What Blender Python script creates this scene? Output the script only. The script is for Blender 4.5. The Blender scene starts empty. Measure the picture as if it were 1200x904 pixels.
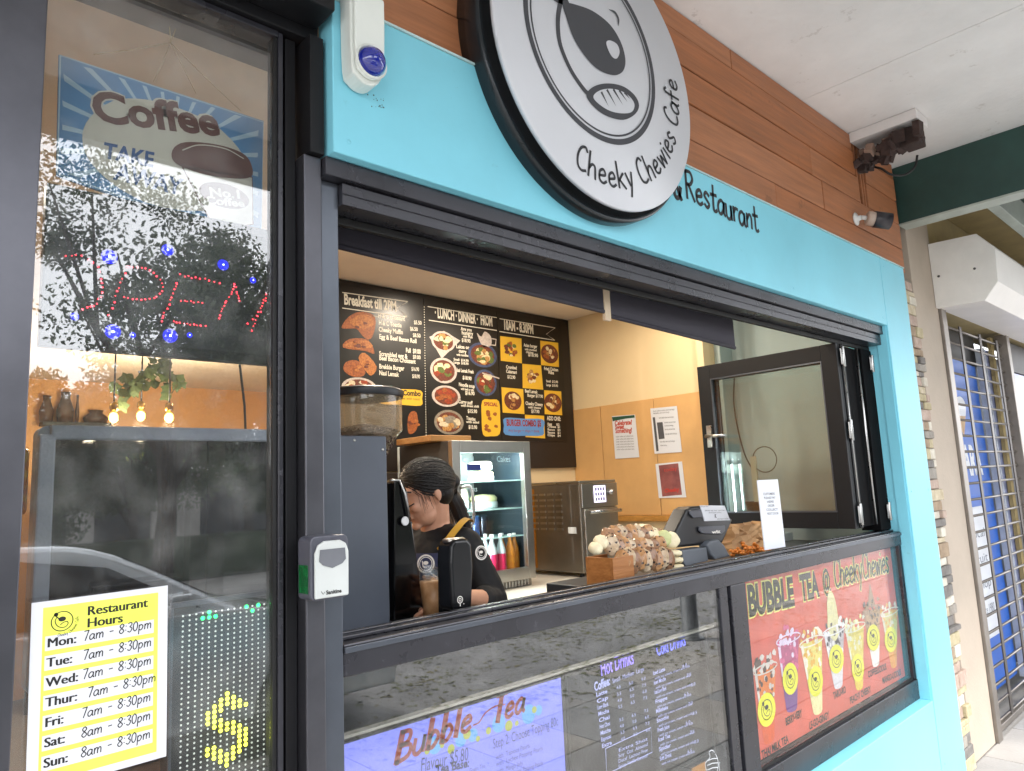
import bpy, bmesh, math, random
from mathutils import Vector, Matrix
random.seed(11)
S = bpy.context.scene
COL = S.collection
# ------------------------------------------------------------------ camera
CAMP = Vector((0, -1.4, 1.61))
MR = Matrix(((0.73423596, -0.6773613, -0.04559845),
             (0.0624888, 0.13431072, -0.98896703),
             (0.67601236, 0.72328576, 0.14094326)))
FPX = 840.17
cd = bpy.data.cameras.new('camera'); cam = bpy.data.objects.new('camera', cd); COL.objects.link(cam)
cd.sensor_width = 36; cd.lens = FPX / 1200 * 36; cd.clip_start = 0.02; cd.clip_end = 2000
rot = Matrix((MR[0], -MR[1], -MR[2])).transposed()
cam.matrix_world = Matrix.Translation(CAMP) @ rot.to_4x4()
S.camera = cam
# ------------------------------------------------------------------ sky, sun, exposure
SUN_EL, SUN_AZ = math.radians(52), math.radians(205)
w = bpy.data.worlds.new('World'); S.world = w; w.use_nodes = True
nt = w.node_tree; nt.nodes.clear()
def wn(t, **k):
    n = nt.nodes.new(t)
    for a, b in k.items(): setattr(n, a, b)
    return n
out = wn('ShaderNodeOutputWorld'); bg = wn('ShaderNodeBackground'); sky = wn('ShaderNodeTexSky')
sky.sky_type = 'NISHITA'; sky.sun_disc = False; sky.sun_elevation = SUN_EL; sky.sun_rotation = SUN_AZ
sky.air_density = 1.0; sky.dust_density = 2.5
tc = wn('ShaderNodeTexCoord'); nz = wn('ShaderNodeTexNoise'); nz.inputs['Scale'].default_value = 2.2; nz.inputs['Detail'].default_value = 6
cr = wn('ShaderNodeValToRGB'); cr.color_ramp.elements[0].position = .30; cr.color_ramp.elements[1].position = .55
cr.color_ramp.elements[0].color = (.55, .55, .55, 1); cr.color_ramp.elements[1].color = (.95, .95, .95, 1)
mx = wn('ShaderNodeMixRGB'); mx.inputs[2].default_value = (8.6, 8.7, 9.0, 1)
nt.links.new(tc.outputs['Generated'], nz.inputs['Vector']); nt.links.new(nz.outputs['Fac'], cr.inputs[0])
nt.links.new(cr.outputs[0], mx.inputs[0]); nt.links.new(sky.outputs[0], mx.inputs[1])
nt.links.new(mx.outputs[0], bg.inputs[0]); bg.inputs[1].default_value = 0.15
nt.links.new(bg.outputs[0], out.inputs[0])
sl = bpy.data.lights.new('sun', 'SUN'); sl.energy = 1.5; sl.angle = math.radians(12); sl.color = (1, .96, .9)
sun = bpy.data.objects.new('sun', sl); COL.objects.link(sun)
# sun_rotation r in the sky texture puts the sun at (sin r, cos r)
sd = Vector((math.sin(SUN_AZ) * math.cos(SUN_EL), math.cos(SUN_AZ) * math.cos(SUN_EL), math.sin(SUN_EL)))
sun.rotation_euler = sd.to_track_quat('Z', 'Y').to_euler(); sun.location = (0, -8, 12)
S.view_settings.view_transform = 'Standard'; S.view_settings.look = 'None'
S.view_settings.exposure = 2.0; S.view_settings.gamma = 1
S.render.engine = 'CYCLES'
S.cycles.max_bounces = 10; S.cycles.transparent_max_bounces = 24; S.cycles.use_denoising = True
# ------------------------------------------------------------------ helpers
def P(px, py, ax='y', val=0.0):
    r = MR.transposed() @ Vector((px - 600, py - 452, FPX)); k = 'xyz'.index(ax)
    return CAMP + r * ((val - CAMP[k]) / r[k])
def T(px, py, y):
    q = P(px, py, 'y', y); return (q.x, q.z)
class FR:
    def __init__(s, o, u, v):
        s.o = Vector(o); s.u = Vector(u).normalized(); s.v = Vector(v).normalized(); s.w = s.u.cross(s.v)
    def __call__(s, a, b, c=0.0): return s.o + s.u * a + s.v * b + s.w * c
def FY(y): return FR((0, y, 0), (1, 0, 0), (0, 0, 1))
def FYc(x, y, z, ang=0): 
    c, sn = math.cos(ang), math.sin(ang); return FR((x, y, z), (c, 0, sn), (-sn, 0, c))
def catm(pts, n=5, closed=False):
    P_ = [Vector(p) for p in pts]
    if len(P_) < 3: return P_
    r = []; L = len(P_); rng = range(L) if closed else range(L - 1)
    for i in rng:
        p1, p2 = P_[i], P_[(i + 1) % L]
        p0 = P_[(i - 1) % L] if (closed or i > 0) else p1 * 2 - p2
        p3 = P_[(i + 2) % L] if (closed or i + 2 < L) else p2 * 2 - p1
        for k in range(n):
            t = k / n
            r.append(.5 * ((2 * p1) + (p2 - p0) * t + (2 * p0 - 5 * p1 + 4 * p2 - p3) * t * t + (3 * p1 - p0 - 3 * p2 + p3) * t ** 3))
    if not closed: r.append(P_[-1])
    return r
TC = {}
def tglyph(s, bold, shear):
    k = (s, bold, shear)
    if k not in TC:
        cu = bpy.data.curves.new('t', 'FONT'); cu.body = s; cu.size = 1; cu.offset = bold; cu.shear = shear; cu.resolution_u = 3
        o = bpy.data.objects.new('t', cu); me = bpy.data.meshes.new_from_object(o)
        TC[k] = ([tuple(v.co) for v in me.vertices], [tuple(p.vertices) for p in me.polygons])
        bpy.data.objects.remove(o); bpy.data.curves.remove(cu); bpy.data.meshes.remove(me)
    return TC[k]
ORG = {}
class MB:
    def __init__(s): s.v = []; s.f = []; s.mi = []; s.sm = []; s.cur = 0
    def m(s, i): s.cur = i; return s
    def add(s, vs, fs, smooth=False):
        b = len(s.v); s.v += [tuple(v) for v in vs]
        for f in fs: s.f.append(tuple(i + b for i in f)); s.mi.append(s.cur); s.sm.append(smooth)
        return s
    def box(s, x0, x1, y0, y1, z0, z1):
        x0, x1 = min(x0, x1), max(x0, x1); y0, y1 = min(y0, y1), max(y0, y1); z0, z1 = min(z0, z1), max(z0, z1)
        return s.add([(x0, y0, z0), (x1, y0, z0), (x1, y1, z0), (x0, y1, z0), (x0, y0, z1), (x1, y0, z1), (x1, y1, z1), (x0, y1, z1)],
                     [(3, 2, 1, 0), (4, 5, 6, 7), (0, 1, 5, 4), (1, 2, 6, 5), (2, 3, 7, 6), (3, 0, 4, 7)])
    def fbox(s, fr, u0, u1, v0, v1, w0, w1):
        return s.prism([(u0, v0), (u1, v0), (u1, v1), (u0, v1)], fr, w0, w1)
    def prism(s, pts, fr, w0, w1, smooth=False):
        n = len(pts); a = sum(pts[i][0] * pts[(i + 1) % n][1] - pts[(i + 1) % n][0] * pts[i][1] for i in range(n))
        if a < 0: pts = pts[::-1]
        if w0 > w1: w0, w1 = w1, w0
        vs = [fr(p[0], p[1], w0) for p in pts] + [fr(p[0], p[1], w1) for p in pts]
        s.add(vs, [tuple(range(n))[::-1], tuple(range(n, 2 * n))])
        b = len(s.v) - 2 * n
        for i in range(n):
            j = (i + 1) % n; s.f.append((b + i, b + j, b + n + j, b + n + i)); s.mi.append(s.cur); s.sm.append(smooth)
        return s
    def poly(s, pts, fr, w=0.0):
        n = len(pts); a = sum(pts[i][0] * pts[(i + 1) % n][1] - pts[(i + 1) % n][0] * pts[i][1] for i in range(n))
        if a < 0: pts = pts[::-1]
        return s.add([fr(p[0], p[1], w) for p in pts], [tuple(range(n))])
    def disc(s, c, r, fr, w=0.0, n=24, ry=None):
        ry = ry or r
        return s.poly([(c[0] + r * math.cos(2 * math.pi * i / n), c[1] + ry * math.sin(2 * math.pi * i / n)) for i in range(n)], fr, w)
    def ring(s, c, r0, r1, fr, w=0.0, n=64):
        vs = []
        for i in range(n):
            a = 2 * math.pi * i / n
            for r in (r0, r1): vs.append(fr(c[0] + r * math.cos(a), c[1] + r * math.sin(a), w))
        return s.add(vs, [(2 * i, 2 * i + 1, (2 * i + 3) % (2 * n), (2 * i + 2) % (2 * n)) for i in range(n)])
    def lathe(s, prof, fr, n=24, cap=True, sy=1.0):
        vs = []; fs = []
        for (r, h) in prof:
            for i in range(n):
                a = 2 * math.pi * i / n; vs.append(fr(r * math.cos(a), r * math.sin(a) * sy, h))
        for k in range(len(prof) - 1):
            for i in range(n):
                j = (i + 1) % n; fs.append((k * n + i, k * n + j, (k + 1) * n + j, (k + 1) * n + i))
        s.add(vs, fs, True)
        if cap:
            b = len(s.v) - len(vs)
            for idx in (tuple(range(n))[::-1], tuple(range((len(prof) - 1) * n, len(prof) * n))):
                s.f.append(tuple(b + i for i in idx)); s.mi.append(s.cur); s.sm.append(False)
        return s
    def tube(s, path, r, n=8, closed=False):
        pts = [Vector(p) for p in path]; L = len(pts); rr = r if isinstance(r, (list, tuple)) else [r] * L
        vs = []; fs = []; nrm = None
        for i, p in enumerate(pts):
            a = pts[(i - 1) % L] if (closed or i > 0) else p; b = pts[(i + 1) % L] if (closed or i < L - 1) else p
            t = (b - a).normalized() if (b - a).length > 1e-9 else Vector((0, 0, 1))
            if nrm is None: nrm = t.orthogonal().normalized()
            nrm = (nrm - t * nrm.dot(t)).normalized(); bn = t.cross(nrm)
            for k in range(n):
                an = 2 * math.pi * k / n; vs.append(p + (nrm * math.cos(an) + bn * math.sin(an)) * rr[i])
        for i in range(L if closed else L - 1):
            j = (i + 1) % L
            for k in range(n):
                l = (k + 1) % n; fs.append((i * n + k, i * n + l, j * n + l, j * n + k))
        s.add(vs, fs, True)
        if not closed:
            b = len(s.v) - len(vs)
            for idx in (tuple(range(n))[::-1], tuple(range((L - 1) * n, L * n))):
                s.f.append(tuple(b + i for i in idx)); s.mi.append(s.cur); s.sm.append(False)
        return s
    def stroke(s, path, wd, fr, w=0.0, closed=False, taper=False):
        pts = [Vector((p[0], p[1])) for p in path]; q = [pts[0]]
        for p in pts[1:]:
            if (p - q[-1]).length > 1e-6: q.append(p)
        pts = q; L = len(pts)
        if L < 2: return s
        vs = []
        for i, p in enumerate(pts):
            a = pts[(i - 1) % L] if (closed or i > 0) else p; b = pts[(i + 1) % L] if (closed or i < L - 1) else p
            t = (b - a); t = t.normalized() if t.length > 1e-9 else Vector((1, 0)); nn = Vector((-t.y, t.x)); h = wd / 2
            if taper: h *= max(.15, math.sin(math.pi * (i + .5) / L))
            e = t * (h * .5) * (-1 if i == 0 else (1 if i == L - 1 else 0)) if not closed else Vector((0, 0))
            vs.append(fr(*(p + nn * h + e), w)); vs.append(fr(*(p - nn * h + e), w))
        return s.add(vs, [(2 * i + 1, (2 * i + 3) % (2 * L), (2 * i + 2) % (2 * L), 2 * i) for i in range(L if closed else L - 1)])
    def ell(s, c, r, n=16, m=10, R=None):
        c = Vector(c); vs = []; fs = []
        for i in range(m + 1):
            a = math.pi * i / m
            for k in range(n):
                b = 2 * math.pi * k / n; q = Vector((r[0] * math.sin(a) * math.cos(b), r[1] * math.sin(a) * math.sin(b), r[2] * math.cos(a)))
                if R: q = R @ q
                vs.append(c + q)
        for i in range(m):
            for k in range(n):
                l = (k + 1) % n; fs.append((i * n + k, (i + 1) * n + k, (i + 1) * n + l, i * n + l))
        return s.add(vs, fs, True)
    def caps(s, a, b, r0, r1, n=12):
        a = Vector(a); b = Vector(b); t = (b - a); L = t.length; t.normalize(); path = []; rr = []
        for k in range(5): an = math.pi / 2 * (1 - k / 4); path.append(a - t * r0 * math.sin(an)); rr.append(max(r0 * math.cos(an), r0 * .05))
        for k in range(1, 5): f = k / 5; path.append(a + t * L * f); rr.append(r0 + (r1 - r0) * f)
        for k in range(5): an = math.pi / 2 * k / 4; path.append(b + t * r1 * math.sin(an)); rr.append(max(r1 * math.cos(an), r1 * .05))
        return s.tube(path, rr, n)
    def text(s, st, fr, u, v, h, w=0.0, bold=0.0, shear=0.0, xs=1.0, align='L', ang=0.0, skew=0.0):
        # h = cap height
        vs, fs = tglyph(st, bold, shear); k = h / .70
        if not vs: return s
        wd = max(x for x, y, z in vs) * k * xs
        o = {'L': 0, 'C': -wd / 2, 'R': -wd}[align]; ca, sa = math.cos(ang), math.sin(ang)
        out_ = []
        for x, y, z in vs:
            X = x * k * xs + o; Y = y * k; out_.append(fr(u + X * ca - Y * sa, v + X * sa + Y * ca, w))
        return s.add(out_, fs)
    def build(s, name, mats, parent=None, bevel=0.0, label=None, cat=None, group=None, kind=None, org=None, seg=2):
        if not isinstance(mats, (list, tuple)): mats = [mats]
        if parent is not None: O = ORG[parent]
        elif org is not None: O = Vector(org)
        elif kind == 'structure' or not s.v: O = Vector((0, 0, 0))
        else:
            xs = [v[0] for v in s.v]; ys = [v[1] for v in s.v]; zs = [v[2] for v in s.v]
            O = Vector(((min(xs) + max(xs)) / 2, (min(ys) + max(ys)) / 2, min(zs)))
        me = bpy.data.meshes.new(name); me.from_pydata([(v[0] - O.x, v[1] - O.y, v[2] - O.z) for v in s.v], [], s.f)
        for m_ in mats: me.materials.append(m_)
        me.polygons.foreach_set('material_index', s.mi); me.polygons.foreach_set('use_smooth', s.sm); me.update()
        o = bpy.data.objects.new(name, me); COL.objects.link(o)
        if parent is not None: o.parent = parent
        else: o.location = O
        ORG[o] = O
        if bevel:
            b = o.modifiers.new('bevel', 'BEVEL'); b.width = bevel; b.segments = seg; b.limit_method = 'ANGLE'; b.angle_limit = math.radians(40); b.harden_normals = False
        tag(o, label, cat, group, kind); return o
def tag(o, label=None, cat=None, group=None, kind=None):
    if label: o['label'] = label
    if cat: o['category'] = cat
    if group: o['group'] = group
    if kind: o['kind'] = kind
def thing(name, label, cat, loc=(0, 0, 0), group=None):
    o = bpy.data.objects.new(name, None); COL.objects.link(o); o.location = loc; o.empty_display_size = .1
    ORG[o] = Vector(loc); tag(o, label, cat, group); return o
def dup(r, loc, rz=0.0, label=None, scale=None):
    c = r.copy(); COL.objects.link(c); c.location = loc; c.rotation_euler = (0, 0, rz)
    if scale: c.scale = (scale,) * 3
    if label: c['label'] = label
    for ch in [o for o in r.children]:
        d = ch.copy(); COL.objects.link(d); d.parent = c
        for g in [o for o in ch.children]:
            e = g.copy(); COL.objects.link(e); e.parent = d
    return c
# ------------------------------------------------------------------ materials
def lin(c): 
    f = lambda v: v / 12.92 if v <= .04045 else ((v + .055) / 1.055) ** 2.4
    if isinstance(c, str): c = tuple(int(c[i:i + 2], 16) / 255 for i in (0, 2, 4))
    return tuple(f(v) for v in c) + (1,)
MC = {}
def mat(name, col, rough=.5, metal=0.0, var=.12, vs=6.0, bump=.0, bs=60.0, spec=.5, em=None, es=0.0, coat=0.0, stretch=None, col2=None, alpha=1.0, speck=None):
    if name in MC: return MC[name]
    m = bpy.data.materials.new(name); m.use_nodes = True; t = m.node_tree; b = t.nodes['Principled BSDF']
    c = lin(col); N = lambda k: t.nodes.new(k); lk = t.links.new
    b.inputs['Roughness'].default_value = rough; b.inputs['Metallic'].default_value = metal
    b.inputs['Specular IOR Level'].default_value = spec; b.inputs['Coat Weight'].default_value = coat
    b.inputs['Alpha'].default_value = alpha
    co = N('ShaderNodeTexCoord'); mp = N('ShaderNodeMapping'); lk(co.outputs['Object'], mp.inputs[0])
    if stretch: mp.inputs['Scale'].default_value = stretch
    if var > 0:
        n = N('ShaderNodeTexNoise'); n.inputs['Scale'].default_value = vs; n.inputs['Detail'].default_value = 6; n.inputs['Roughness'].default_value = .6
        r = N('ShaderNodeValToRGB'); e = r.color_ramp.elements; e[0].position = .3; e[1].position = .7
        c2 = lin(col2) if col2 else tuple(x * (1 - 2 * var) for x in c[:3]) + (1,)
        e[0].color = c2; e[1].color = tuple(min(1, x * (1 + (0 if col2 else var))) for x in c[:3]) + (1,)
        lk(mp.outputs[0], n.inputs['Vector']); lk(n.outputs['Fac'], r.inputs[0]); lk(r.outputs[0], b.inputs['Base Color'])
        rm = N('ShaderNodeMapRange'); rm.inputs[3].default_value = max(0.02, rough * .8); rm.inputs[4].default_value = min(1, rough * 1.25)
        lk(n.outputs['Fac'], rm.inputs[0]); lk(rm.outputs[0], b.inputs['Roughness'])
    else: b.inputs['Base Color'].default_value = c
    if bump:
        n2 = N('ShaderNodeTexNoise'); n2.inputs['Scale'].default_value = bs; n2.inputs['Detail'].default_value = 4; lk(mp.outputs[0], n2.inputs['Vector'])
        bp = N('ShaderNodeBump'); bp.inputs['Strength'].default_value = bump; bp.inputs['Distance'].default_value = .01
        lk(n2.outputs['Fac'], bp.inputs['Height']); lk(bp.outputs[0], b.inputs['Normal'])
    if speck:
        n3 = N('ShaderNodeTexNoise'); n3.inputs['Scale'].default_value = speck[0]; n3.inputs['Detail'].default_value = 5; n3.inputs['Roughness'].default_value = .7; lk(co.outputs['Object'], n3.inputs['Vector'])
        r3 = N('ShaderNodeMapRange'); r3.inputs[1].default_value = speck[1]; r3.inputs[2].default_value = speck[1] + .05; r3.inputs[4].default_value = speck[2]; lk(n3.outputs['Fac'], r3.inputs[0])
        mx3 = N('ShaderNodeMixRGB'); mx3.inputs[2].default_value = lin(speck[3]); lk(r3.outputs[0], mx3.inputs[0])
        src = [l for l in t.links if l.to_socket == b.inputs['Base Color']]
        if src: s0 = src[0].from_socket; lk(s0, mx3.inputs[1])
        else: mx3.inputs[1].default_value = c
        lk(mx3.outputs[0], b.inputs['Base Color'])
    if em:
        b.inputs['Emission Color'].default_value = lin(em); b.inputs['Emission Strength'].default_value = es
    MC[name] = m; return m
def glass(name, tint=(1, 1, 1), f0=.05, rough=.0, dust=0.0, haze=None):
    if name in MC: return MC[name]
    m = bpy.data.materials.new(name); m.use_nodes = True; t = m.node_tree; t.nodes.clear(); N = lambda k: t.nodes.new(k); lk = t.links.new
    o = N('ShaderNodeOutputMaterial'); mxs = N('ShaderNodeMixShader'); tr = N('ShaderNodeBsdfTransparent'); gl = N('ShaderNodeBsdfGlossy')
    tr.inputs[0].default_value = tuple(tint) + (1,); gl.inputs['Roughness'].default_value = rough; gl.inputs[0].default_value = (1, 1, 1, 1)
    lw = N('ShaderNodeLayerWeight'); lw.inputs[0].default_value = .5
    pw = N('ShaderNodeMath'); pw.operation = 'POWER'; pw.inputs[1].default_value = 5; lk(lw.outputs['Facing'], pw.inputs[0])
    ma = N('ShaderNodeMath'); ma.operation = 'MULTIPLY_ADD'; ma.inputs[1].default_value = 1 - f0; ma.inputs[2].default_value = f0
    lk(pw.outputs[0], ma.inputs[0]); lk(ma.outputs[0], mxs.inputs[0]); lk(tr.outputs[0], mxs.inputs[1]); lk(gl.outputs[0], mxs.inputs[2])
    last = mxs
    if dust:
        co = N('ShaderNodeTexCoord'); n = N('ShaderNodeTexNoise'); n.inputs['Scale'].default_value = 14; n.inputs['Detail'].default_value = 8
        lk(co.outputs['Object'], n.inputs['Vector']); mr = N('ShaderNodeMapRange'); mr.inputs[1].default_value = .45; mr.inputs[2].default_value = .8; mr.inputs[4].default_value = dust
        lk(n.outputs['Fac'], mr.inputs[0]); df = N('ShaderNodeBsdfDiffuse'); df.inputs[0].default_value = (.6, .6, .58, 1)
        m2 = N('ShaderNodeMixShader'); lk(mr.outputs[0], m2.inputs[0]); lk(mxs.outputs[0], m2.inputs[1]); lk(df.outputs[0], m2.inputs[2]); last = m2
    if haze:
        df = N('ShaderNodeBsdfDiffuse'); df.inputs[0].default_value = tuple(haze[1]) + (1,); tl_ = N('ShaderNodeBsdfTranslucent'); tl_.inputs[0].default_value = tuple(haze[1]) + (1,); m4 = N('ShaderNodeMixShader'); lk(df.outputs[0], m4.inputs[1]); lk(tl_.outputs[0], m4.inputs[2])
        m3 = N('ShaderNodeMixShader'); m3.inputs[0].default_value = haze[0]; lk(last.outputs[0], m3.inputs[1]); lk(m4.outputs[0], m3.inputs[2]); last = m3
    lk(last.outputs[0], o.inputs[0]); MC[name] = m; return m
def emit(name, col, s):
    if name in MC: return MC[name]
    m = bpy.data.materials.new(name); m.use_nodes = True; t = m.node_tree; b = t.nodes['Principled BSDF']
    b.inputs['Base Color'].default_value = (.02, .02, .02, 1); b.inputs['Emission Color'].default_value = lin(col); b.inputs['Emission Strength'].default_value = s
    MC[name] = m; return m
def ink(name, col, rough=.6): return mat(name, col, rough, var=0)
BLACKALU = mat('black_aluminium', '34343a', .27, .35, var=.16, vs=5, bump=.03, bs=300, spec=.6, speck=(40, .64, .30, '6a6a70'))
STILE = mat('worn_bronze_stile', '5c5c62', .34, .85, var=.14, vs=4, speck=(50, .72, .4, '2a2a2c'))
BLACKSAT = mat('black_satin_frame', '101013', .5, .0, var=.1, vs=5, spec=.3)
GREYALU = mat('grey_anodised', '5a5f68', .3, .6, var=.1, vs=4)
RUBBER = mat('rubber_seal', '0c0c0d', .6, var=.1)
CHROME = mat('brushed_steel', 'b4b4b2', .28, 1.0, var=.04, vs=20)
TURQ = mat('turquoise_paint', '7fccdf', .45, var=.05, vs=1.8, bump=.06, bs=30, speck=(16, .655, .22, '5a8f98'))
def woodm(name, a, b, s=1.0):
    m = mat(name, a, .5, var=.2, vs=7 * s, col2=b, bump=.15, bs=30, stretch=(.35, 3, 6), speck=(5, .63, .35, '4a2e1c')); return m
WOODS = [woodm('cedar_plank_%s' % n, a, b) for n, a, b in (('orange', 'b0734c', '8e5c3c'), ('brown', 'b06f44', '8a5633'), ('red', 'b67a52', '935f3f'))]
SOFF = mat('painted_soffit', 'e0dddb', .75, var=.05, vs=2.5, bump=.35, bs=30, speck=(7, .63, .30, '9a9086'))
WHITE = mat('white_plastic', 'd8dad8', .4, var=.04)
PAPER = ink('white_paper', 'ccced4', .6)
BLACKINK = ink('black_ink', '141414'); GREYINK = ink('grey_ink', '4a4a4e'); WHITEINK = ink('white_ink', 'e6e2da')
GLASS_DOOR = glass('door_glass', (.90, .92, .92), .092, dust=.08, haze=(.022, (.75, .77, .80)))  # haze mixes an even pale veil in, lifting the dark reflections
GLASS_LOW = glass('lower_glass', (.80, .82, .82), .105, dust=.05)
GLASS_POSTER = glass('poster_glass', (.92, .93, .93), .035)
HOPPER = glass('hopper_plastic', (.93, .90, .84), .06, .03, haze=(.22, (.85, .68, .45)))
GLASS_CLEAR = glass('clear_glass', (.93, .95, .94), .045)
PLASTIC_CLEAR = glass('clear_plastic', (.88, .88, .87), .05, .08)
# ------------------------------------------------------------------ hand-drawn letters (single strokes, cap height 1)
SF = {
 'C': (.52, [[(.5, .84), (.38, .98), (.15, .85), (.05, .5), (.12, .12), (.3, 0), (.5, .08)]]),
 'R': (.55, [[(.08, 1), (.06, 0)], [(.04, .97), (.35, 1), (.46, .78), (.3, .55), (.1, .52)], [(.2, .52), (.5, 0)]]),
 '&': (.6, [[(.55, .42), (.42, .1), (.2, 0), (.06, .18), (.2, .45), (.38, .7), (.28, .92), (.14, .8), (.2, .55), (.55, 0)]]),
 'a': (.5, [[(.42, .44), (.25, .54), (.07, .38), (.06, .12), (.2, 0), (.38, .2), (.42, .5)], [(.42, .5), (.42, .1), (.5, 0)]]),
 'b': (.48, [[(.08, 1), (.07, 0)], [(.07, .36), (.25, .54), (.42, .3), (.26, 0), (.07, .06)]]),
 'c': (.42, [[(.4, .44), (.25, .54), (.07, .3), (.18, 0), (.4, .08)]]),
 'e': (.47, [[(.07, .26), (.38, .34), (.3, .54), (.1, .42), (.08, .12), (.24, 0), (.42, .1)]]),
 'f': (.42, [[(.42, .9), (.3, 1.02), (.2, .85), (.18, 0)], [(.03, .5), (.38, .54)]]),
 'g': (.48, [[(.42, .48), (.25, .54), (.07, .3), (.2, .02), (.4, .2), (.42, .5), (.42, -.2), (.25, -.38), (.08, -.28)]]),
 'h': (.5, [[(.09, 1), (.07, 0)], [(.07, .3), (.22, .52), (.38, .45), (.4, 0)]]),
 'i': (.2, [[(.1, .54), (.1, 0)], [(.1, .74), (.12, .78)]]),
 'k': (.47, [[(.09, 1), (.07, 0)], [(.4, .56), (.1, .28)], [(.16, .3), (.43, -.02)]]),
 'l': (.2, [[(.1, 1), (.09, 0)]]),
 'm': (.7, [[(.07, .52), (.07, 0)], [(.07, .3), (.2, .52), (.33, .44), (.34, 0)], [(.34, .3), (.47, .52), (.6, .44), (.62, 0)]]),
 'n': (.48, [[(.07, .52), (.07, 0)], [(.07, .28), (.24, .52), (.38, .42), (.4, 0)]]),
 'o': (.48, [[(.25, .53), (.08, .38), (.08, .12), (.25, 0), (.41, .14), (.41, .4), (.25, .53)]]),
 'p': (.48, [[(.08, .52), (.07, -.38)], [(.07, .36), (.25, .54), (.42, .3), (.26, 0), (.07, .08)]]),
 'r': (.38, [[(.08, .54), (.08, 0)], [(.08, .3), (.2, .5), (.36, .5)]]),
 's': (.4, [[(.36, .46), (.2, .55), (.08, .42), (.2, .28), (.34, .14), (.2, -.01), (.05, .08)]]),
 't': (.42, [[(.2, .95), (.19, .1), (.3, 0), (.4, .06)], [(.03, .58), (.4, .62)]]),
 'u': (.48, [[(.07, .54), (.08, .12), (.22, 0), (.38, .15), (.4, .54)], [(.4, .54), (.41, .02)]]),
 'w': (.62, [[(.05, .54), (.17, .0)], [(.17, .0), (.3, .46)], [(.3, .46), (.43, .0)], [(.43, .0), (.56, .56)]]),
 'y': (.48, [[(.05, .54), (.22, .06)], [(.43, .56), (.3, .1), (.14, -.36)]]),
 'x': (.42, [[(.05, .5), (.38, 0)], [(.38, .52), (.04, 0)]]),
 'D': (.55, [[(.08, 1), (.07, 0)], [(.03, 1), (.35, .9), (.5, .5), (.35, .1), (.04, 0)]]),
 'H': (.55, [[(.07, 1), (.07, 0)], [(.46, 1), (.46, 0)], [(.07, .5), (.46, .54)]]),
 'B': (.52, [[(.09, 1), (.06, 0)], [(.06, 1), (.38, .92), (.36, .62), (.1, .54)], [(.1, .54), (.46, .44), (.44, .1), (.04, 0)]]),
 'T': (.5, [[(.02, 1), (.5, 1)], [(.26, 1), (.24, 0)]]),
 'd': (.48, [[(.42, .42), (.25, .52), (.07, .28), (.2, 0), (.4, .16)], [(.42, 1), (.42, 0)]]),
 '7': (.42, [[(.03, .92), (.4, .95)], [(.4, .95), (.16, 0)]]),
 '8': (.46, [[(.24, .5), (.07, .72), (.24, .95), (.41, .74), (.24, .5), (.05, .22), (.24, 0), (.44, .22), (.24, .5)]]),
 '3': (.42, [[(.05, .86), (.25, .96), (.37, .76), (.2, .52)], [(.2, .52), (.4, .32), (.25, 0), (.04, .1)]]),
 '0': (.46, [[(.24, .95), (.07, .68), (.08, .2), (.24, 0), (.4, .24), (.4, .72), (.24, .95)]]),
 '-': (.42, [[(.06, .42), (.36, .44)]]), ':': (.2, [[(.1, .24), (.11, .28)], [(.1, .64), (.11, .68)]]), ' ': (.34, []),
}
def swidth(st, h, xs=1.0, sp=.1): return sum((SF[c][0] + sp) * h * xs for c in st)
def stext(mb, st, fr, u, v, h, wt=.1, w=0.0, xs=1.0, ang=0.0, slant=0.0, arc=None, sp=.1, jit=0.0):
    # arc = (cx, cz, r, start angle): letters stand on the circle, heads towards its centre
    rnd = random.Random(hash(len(st)) + 5); x = 0.0; ca, sa = math.cos(ang), math.sin(ang)
    for c in st:
        wd, ss = SF[c]; jy = rnd.uniform(-jit, jit) * h; ja = rnd.uniform(-jit, jit)
        for s_ in ss:
            pts = catm([Vector((p[0], p[1], 0)) for p in s_], 5) if len(s_) > 2 else [Vector((p[0], p[1], 0)) for p in s_]
            q = []
            for p in pts:
                X = (p.x + p.y * slant + p.y * ja) * h * xs; Y = p.y * h + jy
                if arc:
                    a = arc[3] + (x + X) / arc[2]; r = arc[2] - Y; q.append((arc[0] + r * math.cos(a), arc[1] + r * math.sin(a)))
                else: X += x; q.append((u + X * ca - Y * sa, v + X * sa + Y * ca))
            mb.stroke(q, wt * h, fr, w)
        x += (wd + sp) * h * xs
    return x
def bear(mb, fr, cx, cz, R, w, ringw=.045):
    # the round bear-face emblem, radius R (outer ring)
    mb.ring((cx, cz), R * (1 - ringw * 2), R, fr, w, 48)
    f = lambda pts: [(cx + p[0] * R, cz + p[1] * R) for p in pts]
    mb.stroke([(p.x, p.y) for p in catm([Vector((a, b, 0)) for a, b in f([(-.45, .5), (-.62, .1), (-.45, -.35), (-.1, -.6), (.3, -.6), (.52, -.35), (.45, -.1), (.1, -.15), (-.15, -.35)])], 4)], R * .08, fr, w)
    mb.disc((cx + .0 * R, cz + .22 * R), R * .34, fr, w, 20, R * .24)
    mb.disc((cx - .55 * R, cz + .72 * R), R * .2, fr, w, 14)
    mb.stroke(f([(-.3, .3), (-.6, .62)]), R * .1, fr, w)

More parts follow.
